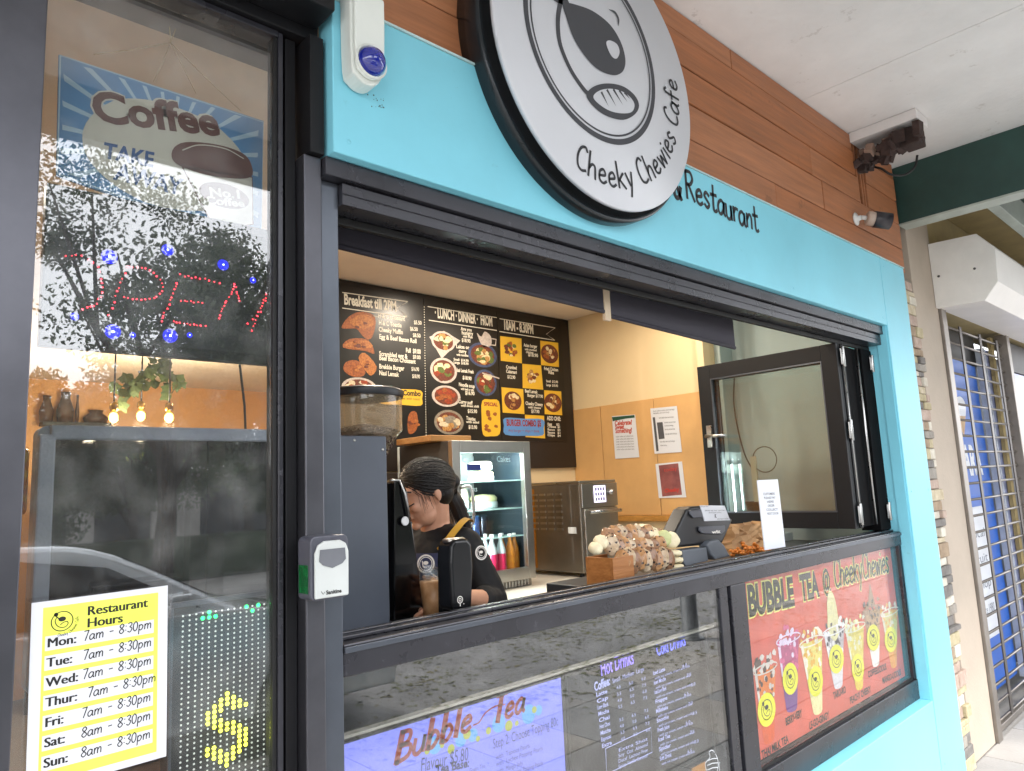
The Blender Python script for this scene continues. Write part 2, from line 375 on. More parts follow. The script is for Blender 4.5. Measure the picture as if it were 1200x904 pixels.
# ================================================================== SETTING
def struct(name, mb, mats, bevel=0.0): return mb.build(name, mats, None, bevel, kind='structure')
ASPH = mat('asphalt', '858382', .9, var=.18, vs=1.5, bump=.4, bs=90)
CONC = mat('pavement_concrete', 'a09d9a', .85, var=.14, vs=1.2, bump=.3, bs=60)
KERB = mat('kerb_concrete', 'b4aea6', .8, var=.1, vs=3, bump=.2)
struct('ground', MB().box(-300, 300, -300, 200, -.6, -.16), mat('far_ground', '6f6c66', .9, var=.1, vs=.2))
struct('road', MB().box(-120, 120, -12.5, -3.27, -.3, -.12), ASPH)
struct('far_pavement', MB().box(-120, 120, -16, -12.5, -.3, 0), CONC)
struct('kerb', MB().box(-120, 120, -3.27, -3.12, -.3, .0), KERB, .015)
pv = struct('pavement', MB().box(-120, 120, -3.11, 7, -.3, -.012), CONC)
CONCS = [CONC, mat('pavement_slab_warm', 'a59f98', .85, var=.14, vs=1.6, bump=.3, bs=60), mat('pavement_slab_grey', '979695', .85, var=.14, vs=1.4, bump=.3, bs=60)]
slabme = []
for k in range(3):
    o = MB().box(.004, .596, .004, .596, -.012, .0).build('paving_slab', CONCS[k], pv, .004); slabme.append(o); o.location = (-.6 * k, -.6, 0)
n = 3
for i in range(-3, 14):
    for j in range(5):
        if j == 0 and i in (0, -1, -2): continue
        c = slabme[random.randrange(3)].copy(); COL.objects.link(c); c.location = (i * .6, -.62 - j * .6 + .02, 0)
struct('interior_floor', MB().box(-3, 4.6, .12, 7, -.01, .02), mat('floor_tile', '6a6560', .5, var=.1))
CEIL = mat('interior_ceiling_paint', 'e8dccc', .8, var=.03)
struct('interior_ceiling', MB().box(-3, 4.6, .13, 7, 2.78, 2.9), CEIL)
CREAM = mat('cream_wall_paint', 'dac39a', .8, var=.04, vs=2)
ORANGE = mat('amber_wall_paint', 'd8a870', .75, var=.05, vs=2)
struct('kitchen_back_wall', MB().box(1.72, 3.9, 2.0, 2.12, .02, 2.78), CREAM)
struct('kitchen_side_wall', MB().box(3.75, 3.88, .92, 2.0, .02, 2.78), CREAM)
struct('niche_wall', MB().m(0).box(4.02, 4.12, .13, .92, .02, 2.78).box(3.88, 4.02, .88, .92, .02, 2.78), mat('niche_paint', 'a4b0ae', .7, var=.03))
struct('dining_back_wall', MB().box(-3, 4.6, 6.2, 6.35, .02, 2.78).box(3.9, 4.0, 2.12, 6.2, .02, 2.78).box(-1.2, -1.1, .13, 6.2, .02, 2.78), ORANGE)
# roof slab over the café and the canopy ceiling
struct('canopy_ceiling', MB().box(-9, 4.68, -1.87, .1, 3.40, 3.47), SOFF)
struct('canopy_edge', MB().box(-9, 4.5, -1.93, -1.87, 3.16, 3.50), mat('canopy_edge_paint', '33453f', .5))
mb = MB()
for y in (-1.2,): mb.box(-9, 4.5, y - .006, y + .006, 3.394, 3.3995)
for x in (-3.9, -1.5, .9, 3.3): mb.box(x - .012, x + .012, -1.87, -.001, 3.3975, 3.3999)
struct('ceiling_joint_cover', mb, SOFF)
struct('upper_wall', MB().box(-9, 4.42, .0, .12, 2.74, 3.40), mat('grey_render', '8d8780', .8))
struct('roof_slab', MB().box(-9, 9, .12, 7, 2.95, 3.5), mat('roof_concrete', '8d8780', .8))

# ================================================================== TIMBER CLADDING
tc_ = thing('timber_cladding', 'orange brown horizontal timber boards between the turquoise fascia and the white canopy ceiling', 'cladding', (2.5, -.03, 2.72))
zs = [2.728, 2.872, 3.022, 3.165, 3.30, 3.396]
for i in range(5):
    z0, z1 = zs[i] + .003, zs[i + 1] - .003
    if i == 4: segs = [(.75, 2.62), (2.624, 3.84), (3.985, 4.425)]
    elif i == 3: segs = [(.75, 1.95), (1.954, 3.84), (3.985, 4.425)]
    elif i == 2: segs = [(.75, 3.3), (3.304, 3.87), (3.985, 4.425)]
    else: segs = [(.75, 2.9 + .5 * i), (2.904 + .5 * i, 4.425)]
    for k, (a, b) in enumerate(segs):
        y = -.03 - random.uniform(0, .004)
        MB().box(a, b, y, 0, z0, z1).build('plank', WOODS[(i * 2 + k) % 3], tc_, .003)
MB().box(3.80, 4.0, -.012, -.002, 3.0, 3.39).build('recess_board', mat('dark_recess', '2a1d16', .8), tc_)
for x in (3.87, 3.92, 3.955): MB().box(x, x + .016, -.028, -.0125, 3.0, 3.38).build('batten', WOODS[0], tc_, .002)

# ================================================================== TURQUOISE SURROUND
ts = thing('shopfront_surround', 'turquoise painted panels around the serving window with black hand lettering on the fascia', 'shopfront', (2.5, -.07, 0))
MB().box(.742, 3.928, -.07, -.004, 2.356, 2.722).build('fascia_panel', TURQ, ts, .003)
MB().box(3.932, 4.275, -.07, .14, .0, 2.722).build('column_panel', TURQ, ts, .003)
MB().box(.742, 3.930, -.068, -.002, .0, .500).build('apron_panel', TURQ, ts, .003)
MB().box(3.925, 3.9315, -.06, -.01, .501, 2.3555).build('reveal_strip', TURQ, ts)
MB().box(.735, 4.28, -.074, -.0, 2.7225, 2.7275).build('top_flashing', mat('flashing', 'b9d4d4', .4), ts)
for x, z in ((.78, 2.39), (.78, 2.69), (2.9, 2.39), (3.88, 2.39), (3.88, 2.69), (3.98, 2.68), (4.23, 2.68), (3.98, 1.5), (4.23, 1.5), (3.98, .2), (4.23, .2), (2.9, 2.69)):
    MB().lathe([(.006, 0), (.005, .0015), (0, .0015)], FR((x, -.0702, z), (1, 0, 0), (0, 0, 1)), 10, cap=False).build('screw', TURQ, ts)
mb = MB(); F = FY(-.0712)
stext(mb, '&', F, 2.05, 2.582, .105, .17, xs=.8)
stext(mb, 'Restaurant', F, 2.128, 2.594, .105, .13, xs=1.02, sp=.02, jit=.04, ang=-.03)
mb.build('lettering', mat('sign_ink', '22242a', .5, var=0), ts)

# ================================================================== ROUND SIGN
SX, SZ, SR = 1.612, 2.862, .452
rs = thing('round_sign', 'large round white café sign with a dark rim and a bear face emblem', 'sign', (SX, -.06, SZ - SR))
DISC = FR((SX, 0, SZ), (1, 0, 0), (0, 0, 1))
def D_(y): return FR((SX, y, SZ), (1, 0, 0), (0, 0, 1))
def rotl(prof, y0): return MB().lathe(prof, D_(0), 96)
mb = MB().lathe([(SR - .012, .03), (SR + .022, .03), (SR + .022, .112), (SR + .018, .116), (SR + .006, .116), (SR + .002, .100), (0, .100)], D_(0), 96, cap=False)
mb.build('rim', mat('sign_rim_black', '1c2226', .22, .2, var=.05), rs)
MB().lathe([(SR - .08, .101), (SR - .08, .138), (SR - .001, .140), (SR, .150), (SR - .003, .153), (0, .153)], D_(0), 96, cap=False).build('face', mat('sign_face_white', 'c9ccd2', .35, var=.02, vs=2), rs)
SI = mat('sign_print_grey', '3d3f45', .5, var=0); SK = mat('sign_ink', '22242a', .5, var=0)
yS = -.1545; FS = FY(yS)
trS = lambda pts: [T(x, y, yS) for x, y in pts]
sc = lambda pts: [(560 + x / 3.347, y / 3.347) for x, y in pts]      # from the enlarged view
mb = MB()
RCX, RCZ = 1.568, 2.901
mb.ring((RCX, RCZ), .279, .297, FS, 0, 96); mb.ring((RCX, RCZ), .266, .272, FS, 0, 96)
cm = lambda pts, cl=False: [(p.x, p.y) for p in catm([Vector((a, b, 0)) for a, b in trS(sc(pts))], 5, cl)]
mb.stroke(cm([(620, -120), (520, -170), (420, -150), (345, -70), (322, 20), (314, 80), (318, 150), (335, 210), (370, 285), (415, 350), (440, 375)]), .017, FS)
mb.stroke(cm([(270, -40), (300, -5), (330, 8), (352, 4)]), .014, FS)
mb.poly(cm([(335, 14), (400, 24), (460, 50), (520, 100), (560, 165), (578, 230), (572, 275), (545, 295), (505, 290), (460, 265), (415, 215), (375, 150), (350, 80)], True), FS, 0.0004)
mb.poly(cm([(425, 375), (455, 340), (510, 328), (570, 340), (615, 375), (632, 415), (615, 450), (570, 471), (510, 458), (460, 425)], True), FS, 0.0004)
mb.stroke(cm([(515, 38), (538, 50), (551, 75), (551, 102)]), .011, FS, 0, taper=True)
mb.build('emblem', SI, rs)
mb = MB()
mb.poly(cm([(503, 168), (518, 160), (545, 175), (555, 205), (545, 230), (528, 226), (512, 200)], True), FS, .0009)
mb.poly(cm([(452, 380), (480, 355), (530, 350), (580, 368), (612, 405), (605, 438), (570, 446), (520, 437), (475, 410)], True), FS, .0009)
mb.build('emblem_highlight', mat('sign_face_white', 'c9ccd2'), rs)
mb = MB()
for a, b in (((483, 362), (512, 420)), ((505, 353), (542, 420)), ((530, 351), (568, 414)), ((553, 355), (586, 402)), ((573, 363), (596, 390))):
    p, q = trS(sc([a, b])); d = Vector((q[0] - p[0], q[1] - p[1])); nn = Vector((-d.y, d.x)).normalized() * .0055
    mb.poly([(p[0] + nn.x, p[1] + nn.y), (p[0] - nn.x, p[1] - nn.y), (q[0], q[1])], FS, .0014)
mb.build('emblem_teeth', SI, rs)
hh = .080; st_ = 'Cheeky Chewies Cafe'; xs_ = .865 * .42 / .425 * (1.0) / (swidth(st_, hh, 1, .04))
mb = MB(); stext(mb, st_, FS, 0, 0, hh, .105, 0, xs=xs_, arc=(RCX, RCZ, .428, math.radians(-107)), sp=.04, jit=.03); mb.build('lettering', SK, rs)
# ================================================================== SERVING WINDOW
sw = thing('serving_window', 'black framed serving window with its bifold panes folded open to the right', 'window', (2.4, 0, .5))
X0, X1 = .784, 3.985
def bx(name, a, m=BLACKALU, bev=.002, par=sw): return MB().box(*a).build(name, m, par, bev)
bx('head_frame', (.736, 3.925, -.045, .05, 2.312, 2.354))
mb = MB(); mb.box(X0 + .001, 3.99, -.030, .10, 2.258, 2.309)
for z in (2.282,): mb.box(X0 + .001, 3.99, -.033, -.030, z, z + .003)
mb.build('head_track', BLACKALU, sw, .0015)
bx('head_lip', (X0, 3.99, .035, .05, 2.238, 2.257), RUBBER)
bx('left_jamb', (.738, X0, -.012, .09, .56, 2.311), GREYALU)
bx('right_jamb', (3.962, 4.0, -.02, .12, .56, 2.2575))
# sill
mb = MB(); mb.box(X0 + .001, 3.961, -.012, .10, 1.236, 1.303); mb.build('sill', BLACKALU, sw, .004)
bx('sill_track', (X0 + .001, 3.961, .022, .045, 1.3035, 1.312)); bx('sill_track', (X0 + .001, 3.961, .065, .085, 1.3035, 1.312))
bx('sill_lip', (X0 + .001, 3.961, -.018, -.0125, 1.285, 1.297), GREYALU, .001)
bx('mullion', (2.236, 2.286, -.004, .09, .592, 1.235)); bx('mullion', (2.300, 2.40, -.010, .09, .592, 1.235)); bx('mullion_seal', (2.287, 2.299, .01, .09, .592, 1.235), RUBBER, 0)
bx('bottom_rail', (X0 + .001, 3.961, -.012, .10, .5005, .591))
bx('bottom_seal', (2.401, 3.9, -.0, .03, .5915, .602), RUBBER, 0)
bx('side_rail', (3.905, 3.961, -.004, .06, .592, 1.235))
bx('lower_pane', (X0 + .001, 2.2355, .004, .009, .592, 1.2355), GLASS_LOW, 0); bx('lower_pane', (2.401, 3.904, .004, .009, .6025, 1.2355), GLASS_POSTER, 0)
# open leaf
LX = 3.50
def leaf(x, y0, y1, first=False):
    z0, z1, s_ = 1.345, 2.236, .078
    fr = MB(); t_ = .038
    fr.box(x, x + t_, y0, y0 + s_, z0, z1); fr.box(x, x + t_, y1 - s_, y1, z0, z1)
    fr.box(x, x + t_, y0 + s_, y1 - s_, z0, z0 + s_); fr.box(x, x + t_, y0 + s_, y1 - s_, z1 - s_, z1)
    o = fr.build('window_leaf', BLACKSAT, sw, .002)
    g = MB().box(x + .014, x + .019, y0 + s_, y1 - s_, z0 + s_, z1 - s_).build('pane', GLASS_CLEAR, o)
    mb = MB(); e = .006
    for a in ((y0 + s_, y0 + s_ + e, z0 + s_, z1 - s_), (y1 - s_ - e, y1 - s_, z0 + s_, z1 - s_), (y0 + s_ + e, y1 - s_ - e, z0 + s_, z0 + s_ + e), (y0 + s_ + e, y1 - s_ - e, z1 - s_ - e, z1 - s_)): mb.box(x - .001, x + .013, *a)
    mb.build('glazing_bead', GREYALU, o)
    return o
l1 = leaf(LX, .03, .81)
mb = MB(); mb.box(LX - .012, LX - .0005, .745, .775, 1.78, 1.90); mb.tube([(LX - .01, .76, 1.84), (LX - .045, .76, 1.84)], .009); mb.tube([(LX - .045, .765, 1.84), (LX - .045, .64, 1.835)], .009)
mb.build('handle', CHROME, l1)
l2 = leaf(LX + .055, .03, .81)
MATB = mat('matte_black', '0a0a0c', .8, var=0, spec=.1); bx('fixed_side_panel', (3.60, 3.80, .05, .11, 1.345, 2.236), MATB); bx('fixed_side_panel', (3.803, 3.960, .03, .125, 1.315, 2.236), MATB)
def hinge(x, y, z, par, h=.10):
    mb = MB(); mb.tube([(x, y, z), (x, y, z + h)], .0085, 10); mb.box(x - .022, x - .003, y + .001, y + .005, z + .01, z + h - .01); mb.box(x + .003, x + .022, y + .001, y + .005, z + .01, z + h - .01)
    return mb.build('hinge', CHROME, par, .001)
for z in (1.36, 1.76, 2.12): hinge(LX + .046, .018, z, sw)
for z in (1.36, 2.12): hinge(3.905, .018, z, sw, .09)
for x in (LX + .046,): MB().tube([(x, .02, 1.345), (x, .02, 2.236)], .0035, 6).build('pivot_rod', CHROME, sw)
MB().tube([(3.76, .035, 1.35), (3.76, .035, 2.236)], .007, 8).build('pivot_rod', CHROME, sw)

# ================================================================== DOOR / SHOP WINDOW ON THE LEFT
dw = thing('entrance_glazing', 'tall black framed shop window at the left with posters and lights behind its glass', 'window', (.4, 0, .1))
def bd(n, a, m=BLACKALU, bev=.002): return MB().box(*a).build(n, m, dw, bev)
bd('left_stile', (.135, .212, -.02, .06, .06, 3.0), STILE); bd('left_stile_groove', (.118, .134, .0, .05, .06, 3.0), RUBBER, 0); bd('side_panel', (-.5, .117, -.03, .05, .0, 3.0))
bd('glazing_seal', (.636, .644, .0, .03, .06, 2.62), RUBBER, 0)
bd('right_stile', (.645, .656, -.006, .05, .06, 2.632)); bd('stile_groove', (.657, .664, .012, .05, .06, 2.632), RUBBER, 0); bd('right_stile', (.665, .690, .004, .05, .06, 2.632), BLACKSAT)
bd('post', (.692, .7345, -.03, .09, .0, 2.353), STILE, .003)
bd('upper_post', (.700, .7335, -.045, .09, 2.354, 2.632), BLACKSAT)
bd('head_rail', (.212, .6445, -.006, .05, 2.62, 2.634)); bd('head_rail', (.212, .7335, -.02, .05, 2.635, 2.70), BLACKSAT)
bd('head_box', (-.5, .728, -.11, -.0205, 2.662, 2.95), BLACKSAT, .004)
bd('door_pane', (.2125, .6355, .008, .014, .06, 2.62), GLASS_DOOR, 0)
bd('kick_plate', (.212, .6355, -.01, .05, .0, .059))

# ------------------------------------------------------------------ things on and behind the left glass
# opening hours sheet
YP = -.001
PW, PH = .206, .290
a = T(37, 707, YP); ux = Vector((1, 0, .012)).normalized(); uv = Vector((-.012, 0, 1)).normalized(); o_ = Vector((a[0], YP, a[1])) - uv * PH
FP = FR(o_, ux, uv)
hp = MB().fbox(FP, 0, PW, 0, PH, 0.0, .0006).build('opening_hours_sheet', PAPER, None, label='white and yellow sheet of restaurant opening hours taped to the left glass', cat='notice')
ORG[hp] = ORG[hp]
YEL = mat('highlighter_yellow', 'e2ea5a', .6, var=.08, vs=30)
mb = MB(); mb.fbox(FP, .016, .19, .012, .280, .0006, .0008).build('yellow_field', YEL, hp)
rows = ['Mon:', 'Tue:', 'Wed:', 'Thur:', 'Fri:', 'Sat:', 'Sun:']; tms = ['7am - 8:30pm'] * 5 + ['8am - 8:30pm'] * 2
mw = MB(); mk = MB(); mh = MB()
for i, (r, t_) in enumerate(zip(rows, tms)):
    v = .216 - i * .0305; mw.fbox(FP, .020, .183, v - .004, v + .0185, .0008, .0010)
    [mk.text(r, FP, .022 + e_ * .0007, v + .001, .0142, .0012 + e_ * .0001) for e_ in range(3)]; stext(mh, t_, FP, .074 if i != 3 else .082, v + .002, .0165, .10, .0013, xs=.106 / swidth(t_, .0165, 1, .05), slant=.10, sp=.05, ang=.03)
[(mk.text('Restaurant', FP, .078 + e_ * .0007, .258, .0150, .0012 + e_ * .0001), mk.text('Hours', FP, .078 + e_ * .0007, .2385, .0150, .0012 + e_ * .0001)) for e_ in range(3)]
bear(mk, FP, .043, .255, .016, .0012)
stext(mk, 'Cheeky Chewies Cafe', FP, 0, 0, .005, .12, .0012, xs=.9, arc=(.043, .255, .0235, math.radians(-105)), sp=.1)
mw.build('white_row', PAPER, hp); mk.build('printed_text', BLACKINK, hp); mh.build('handwritten_times', BLACKINK, hp)
mb = MB()
PLA = glass('laminate', (.97, .97, .97), .03)
mb.fbox(FP, -.008, PW + .008, -.008, PH + .008, -.0006, -.0002).build('laminate_edge', PLA, hp)

# LED price panel
FL = FR((.4635, .06, 1.0), (1, 0, 0), (0, 0, 1))
led = MB().box(.4635, .672, .062, .10, .95, 1.415).build('led_sign', mat('led_panel_black', '1a1b1d', .4, var=.1), None, .002, label='dot matrix LED panel with a lit yellow dollar sign and green dots', cat='LED sign')
MB().box(.4635, .672, .056, .0615, 1.4155, 1.425).build('panel_frame', GREYALU, led)
MB().box(.4635, .469, .056, .0615, .95, 1.4150).build('panel_frame', GREYALU, led); MB().box(.666, .672, .056, .0615, .95, 1.4150).build('panel_frame', GREYALU, led)
F6 = FY(.0612); dots = MB(); yl = MB(); gn = MB()
dol = ["....#....", "...###...", "..#####..", ".###.###.", ".##......", ".###.....", "..####...", "...####..", ".....###.", "......##.", ".##...##.", ".###.###.", "..#####..", "...###...", "....#...."]
px_, nx = .0122, 15
for j in range(47):
    for i in range(nx):
        x = .487 + i * .0122 + 0; z = 1.398 - j * .0093
        dj, di = j - 17, i - 3
        on = 0 <= dj < len(dol) and 0 <= di < 9 and dol[dj][di] == '#'
        if on: yl.disc((x, z), .0042, F6, .0006, 6)
        elif j in (0, 1) and ((3 <= i <= 5) or (10 <= i <= 12)) and (i + j) % 2 == 0 or (j == 1 and i in (4, 11)): gn.disc((x, z), .0042, F6, .0006, 6)
        else: dots.disc((x, z), .0021, F6, .0006, 6)
dots.build('unlit_led_glow', mat('led_lens_glow', 'c8cbc4', .3, var=0, em='c8cbc4', es=.35), led, kind='stuff')  # unlit lenses given a faint added glow
yl.build('dollar_leds', emit('led_yellow', 'e8f03a', 2.6), led); gn.build('green_leds', emit('led_green', '18e060', 2.6), led, kind='stuff')

# grey framed screen behind the glass
tvm = mat('screen_frame_grey', '9aa0ae', .45, var=.05)
mon = thing('framed_screen', 'grey framed dark screen standing behind the left glass', 'screen', (.55, .37, 1.0))
def rrect(x0, x1, z0, z1, r, n=5):
    p = []
    for cx_, cz_, a0 in ((x1 - r, z1 - r, 0), (x0 + r, z1 - r, 90), (x0 + r, z0 + r, 180), (x1 - r, z0 + r, 270)):
        for k in range(n + 1): a = math.radians(a0 + 90 * k / n); p.append((cx_ + r * math.cos(a), cz_ + r * math.sin(a)))
    return p
MB().prism(rrect(.292, .815, 1.24, 1.785, .02), FY(0), -.42, -.372).build('back_shell', tvm, mon)
mb = MB(); 
for a in ((.292, .322, 1.26, 1.765), (.789, .815, 1.26, 1.765)): mb.box(a[0], a[1], .352, .3715, a[2], a[3])
mb.box(.312, .795, .352, .3715, 1.754, 1.785).box(.312, .795, .352, .3715, 1.24, 1.27); mb.build('bezel', tvm, mon, .004)
MB().box(.3185, .7885, .362, .3715, 1.2705, 1.7535).build('screen_glass', mat('screen_black', '141a1c', .03, var=0, spec=1.0), mon)
MB().box(.5, .6, .38, .44, .9, 1.2395).build('stand', tvm, mon)
MB().tube([(.745, .40, 1.786), (.742, .40, 1.85), (.725, .39, 1.95), (.722, .38, 2.05)], .003, 6).build('cable', BLACKINK, mon)
# counter that carries the screen and the crate with jars seen below it
TIMB = woodm('counter_timber', 'a9764a', '7d5230')
MB().box(-.9, .95, .30, .75, .02, .899).build('window_counter', TIMB, None, .004, label='timber counter behind the left glass below the grey framed screen', cat='counter')
cr_ = thing('wooden_crate', 'open wooden crate on the counter below the grey framed screen', 'crate', (.55, .33, .90))
for z in (.905, .965, 1.025, 1.085, 1.145): MB().box(.40, .68, .302, .312, z, z + .05).build('slat', TIMB, cr_, .002); MB().box(.40, .68, .358, .368, z, z + .05).build('slat', TIMB, cr_, .002)
for x in (.401, .667): MB().box(x, x + .012, .3125, .3575, .905, 1.19).build('end_board', TIMB, cr_, .002)
for i, (x, col, lb) in enumerate(((.246, 'b4502c', 'red jar at the left edge of the glass beside the grey framed screen'), (.27, 'd8a832', 'yellow jar behind the red jar at the left edge of the glass'))):
    j = MB().lathe([(.0, 0), (.03, 0), (.032, .01), (.032, .09), (.024, .11), (.024, .125), (0, .125)], FR((x, .34 + .09 * i, .90 + 0.0), (1, 0, 0), (0, 1, 0)), 16, cap=False)
    j.build('jar', mat('jar_%d' % i, col, .3), None, label=lb, cat='jar')
MB().box(.23, .285, .40, .52, 1.6, 1.74).build('snack_packet', mat('packet_foil', 'c2452a', .3, var=.5, col2='e0b23c', vs=40), None, .01, label='red and yellow snack packets hanging left of the grey framed screen', cat='packets')

# hanging coffee sign
YC = .12; FC = FY(YC)
cs = MB().prism([T(69, 64, YC), T(309, 142, YC), T(306, 290, YC), T(66, 206, YC)], FC, -.006, 0).build('coffee_sign', mat('sign_blue', '5f93c4', .5, var=.05), None, .0, label='blue and cream take away coffee sign hanging on string behind the left glass', cat='sign')
tr = lambda pts: [T(x / 3, y / 3, YC) for x, y in pts]
c0 = T(600 / 3, 540 / 3, YC); mb = MB()
for k in range(26):                                  # light rays of the print
    a = k * math.tau / 26; a2 = a + .055
    def hit(a):
        for r in [i * .004 for i in range(20, 90)]:
            x, z = c0[0] + r * math.cos(a), c0[1] + r * math.sin(a)
            if not (.262 < x < .658 and 2.245 - (x - .262) * .13 < z < 2.478 + (x - .262) * .005): return (c0[0] + (r - .006) * math.cos(a), c0[1] + (r - .006) * math.sin(a))
        return (x, z)
    mb.poly([(c0[0] + .02 * math.cos(a), c0[1] + .02 * math.sin(a)), hit(a), hit(a2)], FC, .0004)
mb.build('light_rays', mat('sign_pale_blue', 'b5d0e2', .5, var=0), cs)
edge = tr([(212, 196), (925, 430), (918, 862), (202, 612)])
mb = MB(); mb.stroke(edge + [edge[0]], .003, FC, .0006).build('border_line', mat('sign_pale_blue', 'b5d0e2'), cs)
CRM = mat('sign_cream', 'd9d2c2', .5, var=0); BRN = mat('sign_brown', '6b4038', .5, var=0); CBL = mat('sign_letter_blue', '3f5f96', .5, var=0)
cl = [(p.x, p.y) for p in catm([Vector((a, b, 0)) for a, b in tr([(290, 470), (330, 400), (420, 350), (560, 360), (720, 420), (790, 470), (850, 540), (880, 620), (860, 720), (760, 740), (640, 740), (520, 715), (400, 650), (310, 560)])], 4, True)]
MB().poly(cl, FC, .0008).build('cream_field', CRM, cs)
def slope(p, q): return math.atan2(q[1] - p[1], q[0] - p[0])
def tline(mb, st, fr, p0, p1, h, w, **k):           # fits a line of text between two points
    d = math.hypot(p1[0] - p0[0], p1[1] - p0[1]); vs, _ = tglyph(st, k.get('bold', 0), k.get('shear', 0)); wd = max(v[0] for v in vs) * h / .7
    return mb.text(st, fr, p0[0], p0[1], h, w, xs=d / wd, ang=slope(p0, p1), **k)
p0, p1 = tr([(330, 425), (775, 478)])
mb = MB(); tline(mb, 'Coffee', FC, (p0[0], p0[1]), (p1[0], p1[1]), .062, .0012, bold=.07).build('coffee_outline', CRM, cs)
mb = MB(); tline(mb, 'Coffee', FC, (p0[0], p0[1]), (p1[0], p1[1]), .062, .0016, bold=.035).build('coffee_lettering', BRN, cs)
mb = MB(); p0, p1 = tr([(385, 560), (545, 590)]); tline(mb, 'TAKE', FC, (p0[0] - .012, p0[1]), p1, .032, .0012, bold=.03, shear=.15)
p0, p1 = tr([(400, 630), (645, 690)]); tline(mb, 'AWAY', FC, p0, p1, .036, .0012, bold=.03, shear=.15); mb.build('take_away_lettering', CBL, cs)
cup = tr([(640, 590), (885, 625), (888, 790), (830, 800), (735, 770), (715, 735)])
MB().poly(cup, FC, .0020).build('cup_print', CRM, cs)
mb = MB(); mb.stroke(cup + [cup[0]], .003, FC, .0024)
lid = [(p.x, p.y) for p in catm([Vector((a, b, 0)) for a, b in tr([(605, 530), (650, 502), (760, 510), (850, 540), (882, 580), (880, 625), (800, 628), (700, 610), (615, 575)])], 4, True)]
mb.poly(lid, FC, .0024)
q = tr([(788, 690)])[0]; mb.disc(q, .055, FC, .0026, 24, .028); mb.build('cup_detail', BRN, cs)
mb = MB(); lr = tr([(640, 530), (700, 512), (790, 525), (855, 560)]); mb.stroke([(p.x, p.y) for p in catm([Vector((a, b, 0)) for a, b in lr], 5)], .0025, FC, .0028)
p0, p1 = tr([(735, 690), (842, 700)]); tline(mb, 'No.1', FC, p0, p1, .019, .0032, bold=.04); p0, p1 = tr([(722, 718), (860, 730)]); tline(mb, 'Coffee', FC, p0, p1, .017, .0032, bold=.04); mb.build('cup_lettering', CRM, cs)
STR = mat('twine', 'b9a27a', .8); mb = MB(); kn = P(200, 50, 'y', YC)
for px, py in ((110, 64), (180, 96), (282, 130)): mb.tube([P(px, py, 'y', YC), P((px + 200) / 2, (py + 50) / 2 + 1.5, 'y', YC), kn], .0011, 5)
mb.tube([kn, P(197, 12, 'y', YC)], .0014, 5); mb.tube([kn, P(230, 110, 'y', YC + .01)], .0011, 5); mb.tube([kn, P(213, 14, 'y', YC)], .0012, 5); mb.ell(P(197, 8, 'y', YC), (.008, .008, .008), 8, 6)
mb.build('string', STR, cs)
MB().box(.2, .72, .09, .15, 2.63, 2.66).build('ceiling_track', mat('track_dark', '3b3028', .6), None, label='narrow dark rail above the hanging coffee sign string', cat='rail')

# LED open sign
os_ = MB().box(.245, .715, .115, .14, 1.905, 2.215).build('led_light_sign', mat('open_sign_black', '17181c', .35, var=.1), None, .003, label='black LED sign with red dot lettering and blue lights below the coffee sign', cat='LED sign')
mb = MB(); mb.box(.245, .715, .109, .1145, 1.905, 1.925).box(.245, .715, .109, .1145, 2.195, 2.215); mb.build('sign_frame', BLACKSAT, os_)
FO = FY(.1145); red = MB(); blue = MB(); core = MB(); random.seed(3)
for line in ([(150, 162), (225, 165), (300, 215), (318, 290), (310, 350), (280, 395), (225, 408)], [(440, 215), (400, 290), (385, 350), (350, 435)], [(440, 210), (500, 215), (560, 240), (600, 290), (590, 340), (540, 360), (485, 365), (420, 350)], [(685, 250), (740, 262), (800, 270), (870, 288)], [(670, 285), (655, 320), (640, 370), (612, 430), (600, 465)], [(655, 470), (700, 480), (750, 482), (800, 485)], [(690, 370), (735, 375), (785, 382)], [(940, 295), (930, 330), (900, 370), (885, 410), (870, 450)], [(940, 295), (950, 340), (965, 370)], [(1095, 325), (1080, 370), (1060, 410), (1040, 460), (1018, 510)], [(1085, 340), (1060, 420), (1000, 480)]):
    q = catm([Vector((*T(40 + x / 4, 260 + y / 4, .1145), 0)) for x, y in line], 3)
    for p in q: red.disc((p.x + random.uniform(-.002, .002), p.y + random.uniform(-.002, .002)), random.uniform(.0010, .0019), FO, .001, 8)
for x, y, r in ((352, 165, 6), (625, 133, 5), (885, 203, 5), (368, 516, 6), (637, 535, 6), (462, 532, 2.4), (728, 532, 2.4), (1025, 275, 3), (190, 445, 3)):
    q = T(40 + x / 4, 260 + y / 4, .1145); [blue.disc(q, r * rr_, FO, .001 + i_ * .0003, 18) for i_, rr_ in enumerate((.0024, .0018, .0013, .0009))]; core.disc(q, r * .00035, FO, .0030, 10)  # stacked translucent discs paint a halo round each blue LED
GLOW = bpy.data.materials.new('blue_glow'); GLOW.use_nodes = True; t9 = GLOW.node_tree; t9.nodes.clear()
o9 = t9.nodes.new('ShaderNodeOutputMaterial'); m9 = t9.nodes.new('ShaderNodeMixShader'); a9 = t9.nodes.new('ShaderNodeBsdfTransparent'); e9 = t9.nodes.new('ShaderNodeEmission'); e9.inputs[0].default_value = (.01, .015, 1, 1); e9.inputs[1].default_value = 1.6; m9.inputs[0].default_value = .30
t9.links.new(a9.outputs[0], m9.inputs[1]); t9.links.new(e9.outputs[0], m9.inputs[2]); t9.links.new(m9.outputs[0], o9.inputs[0])
red.build('red_leds', emit('led_red', 'ff3040', 2.2), os_, kind='stuff'); blue.build('blue_led_halo', GLOW, os_, kind='stuff'); core.build('led_core', emit('led_bluecore', 'a0b0ff', 6), os_, kind='stuff')
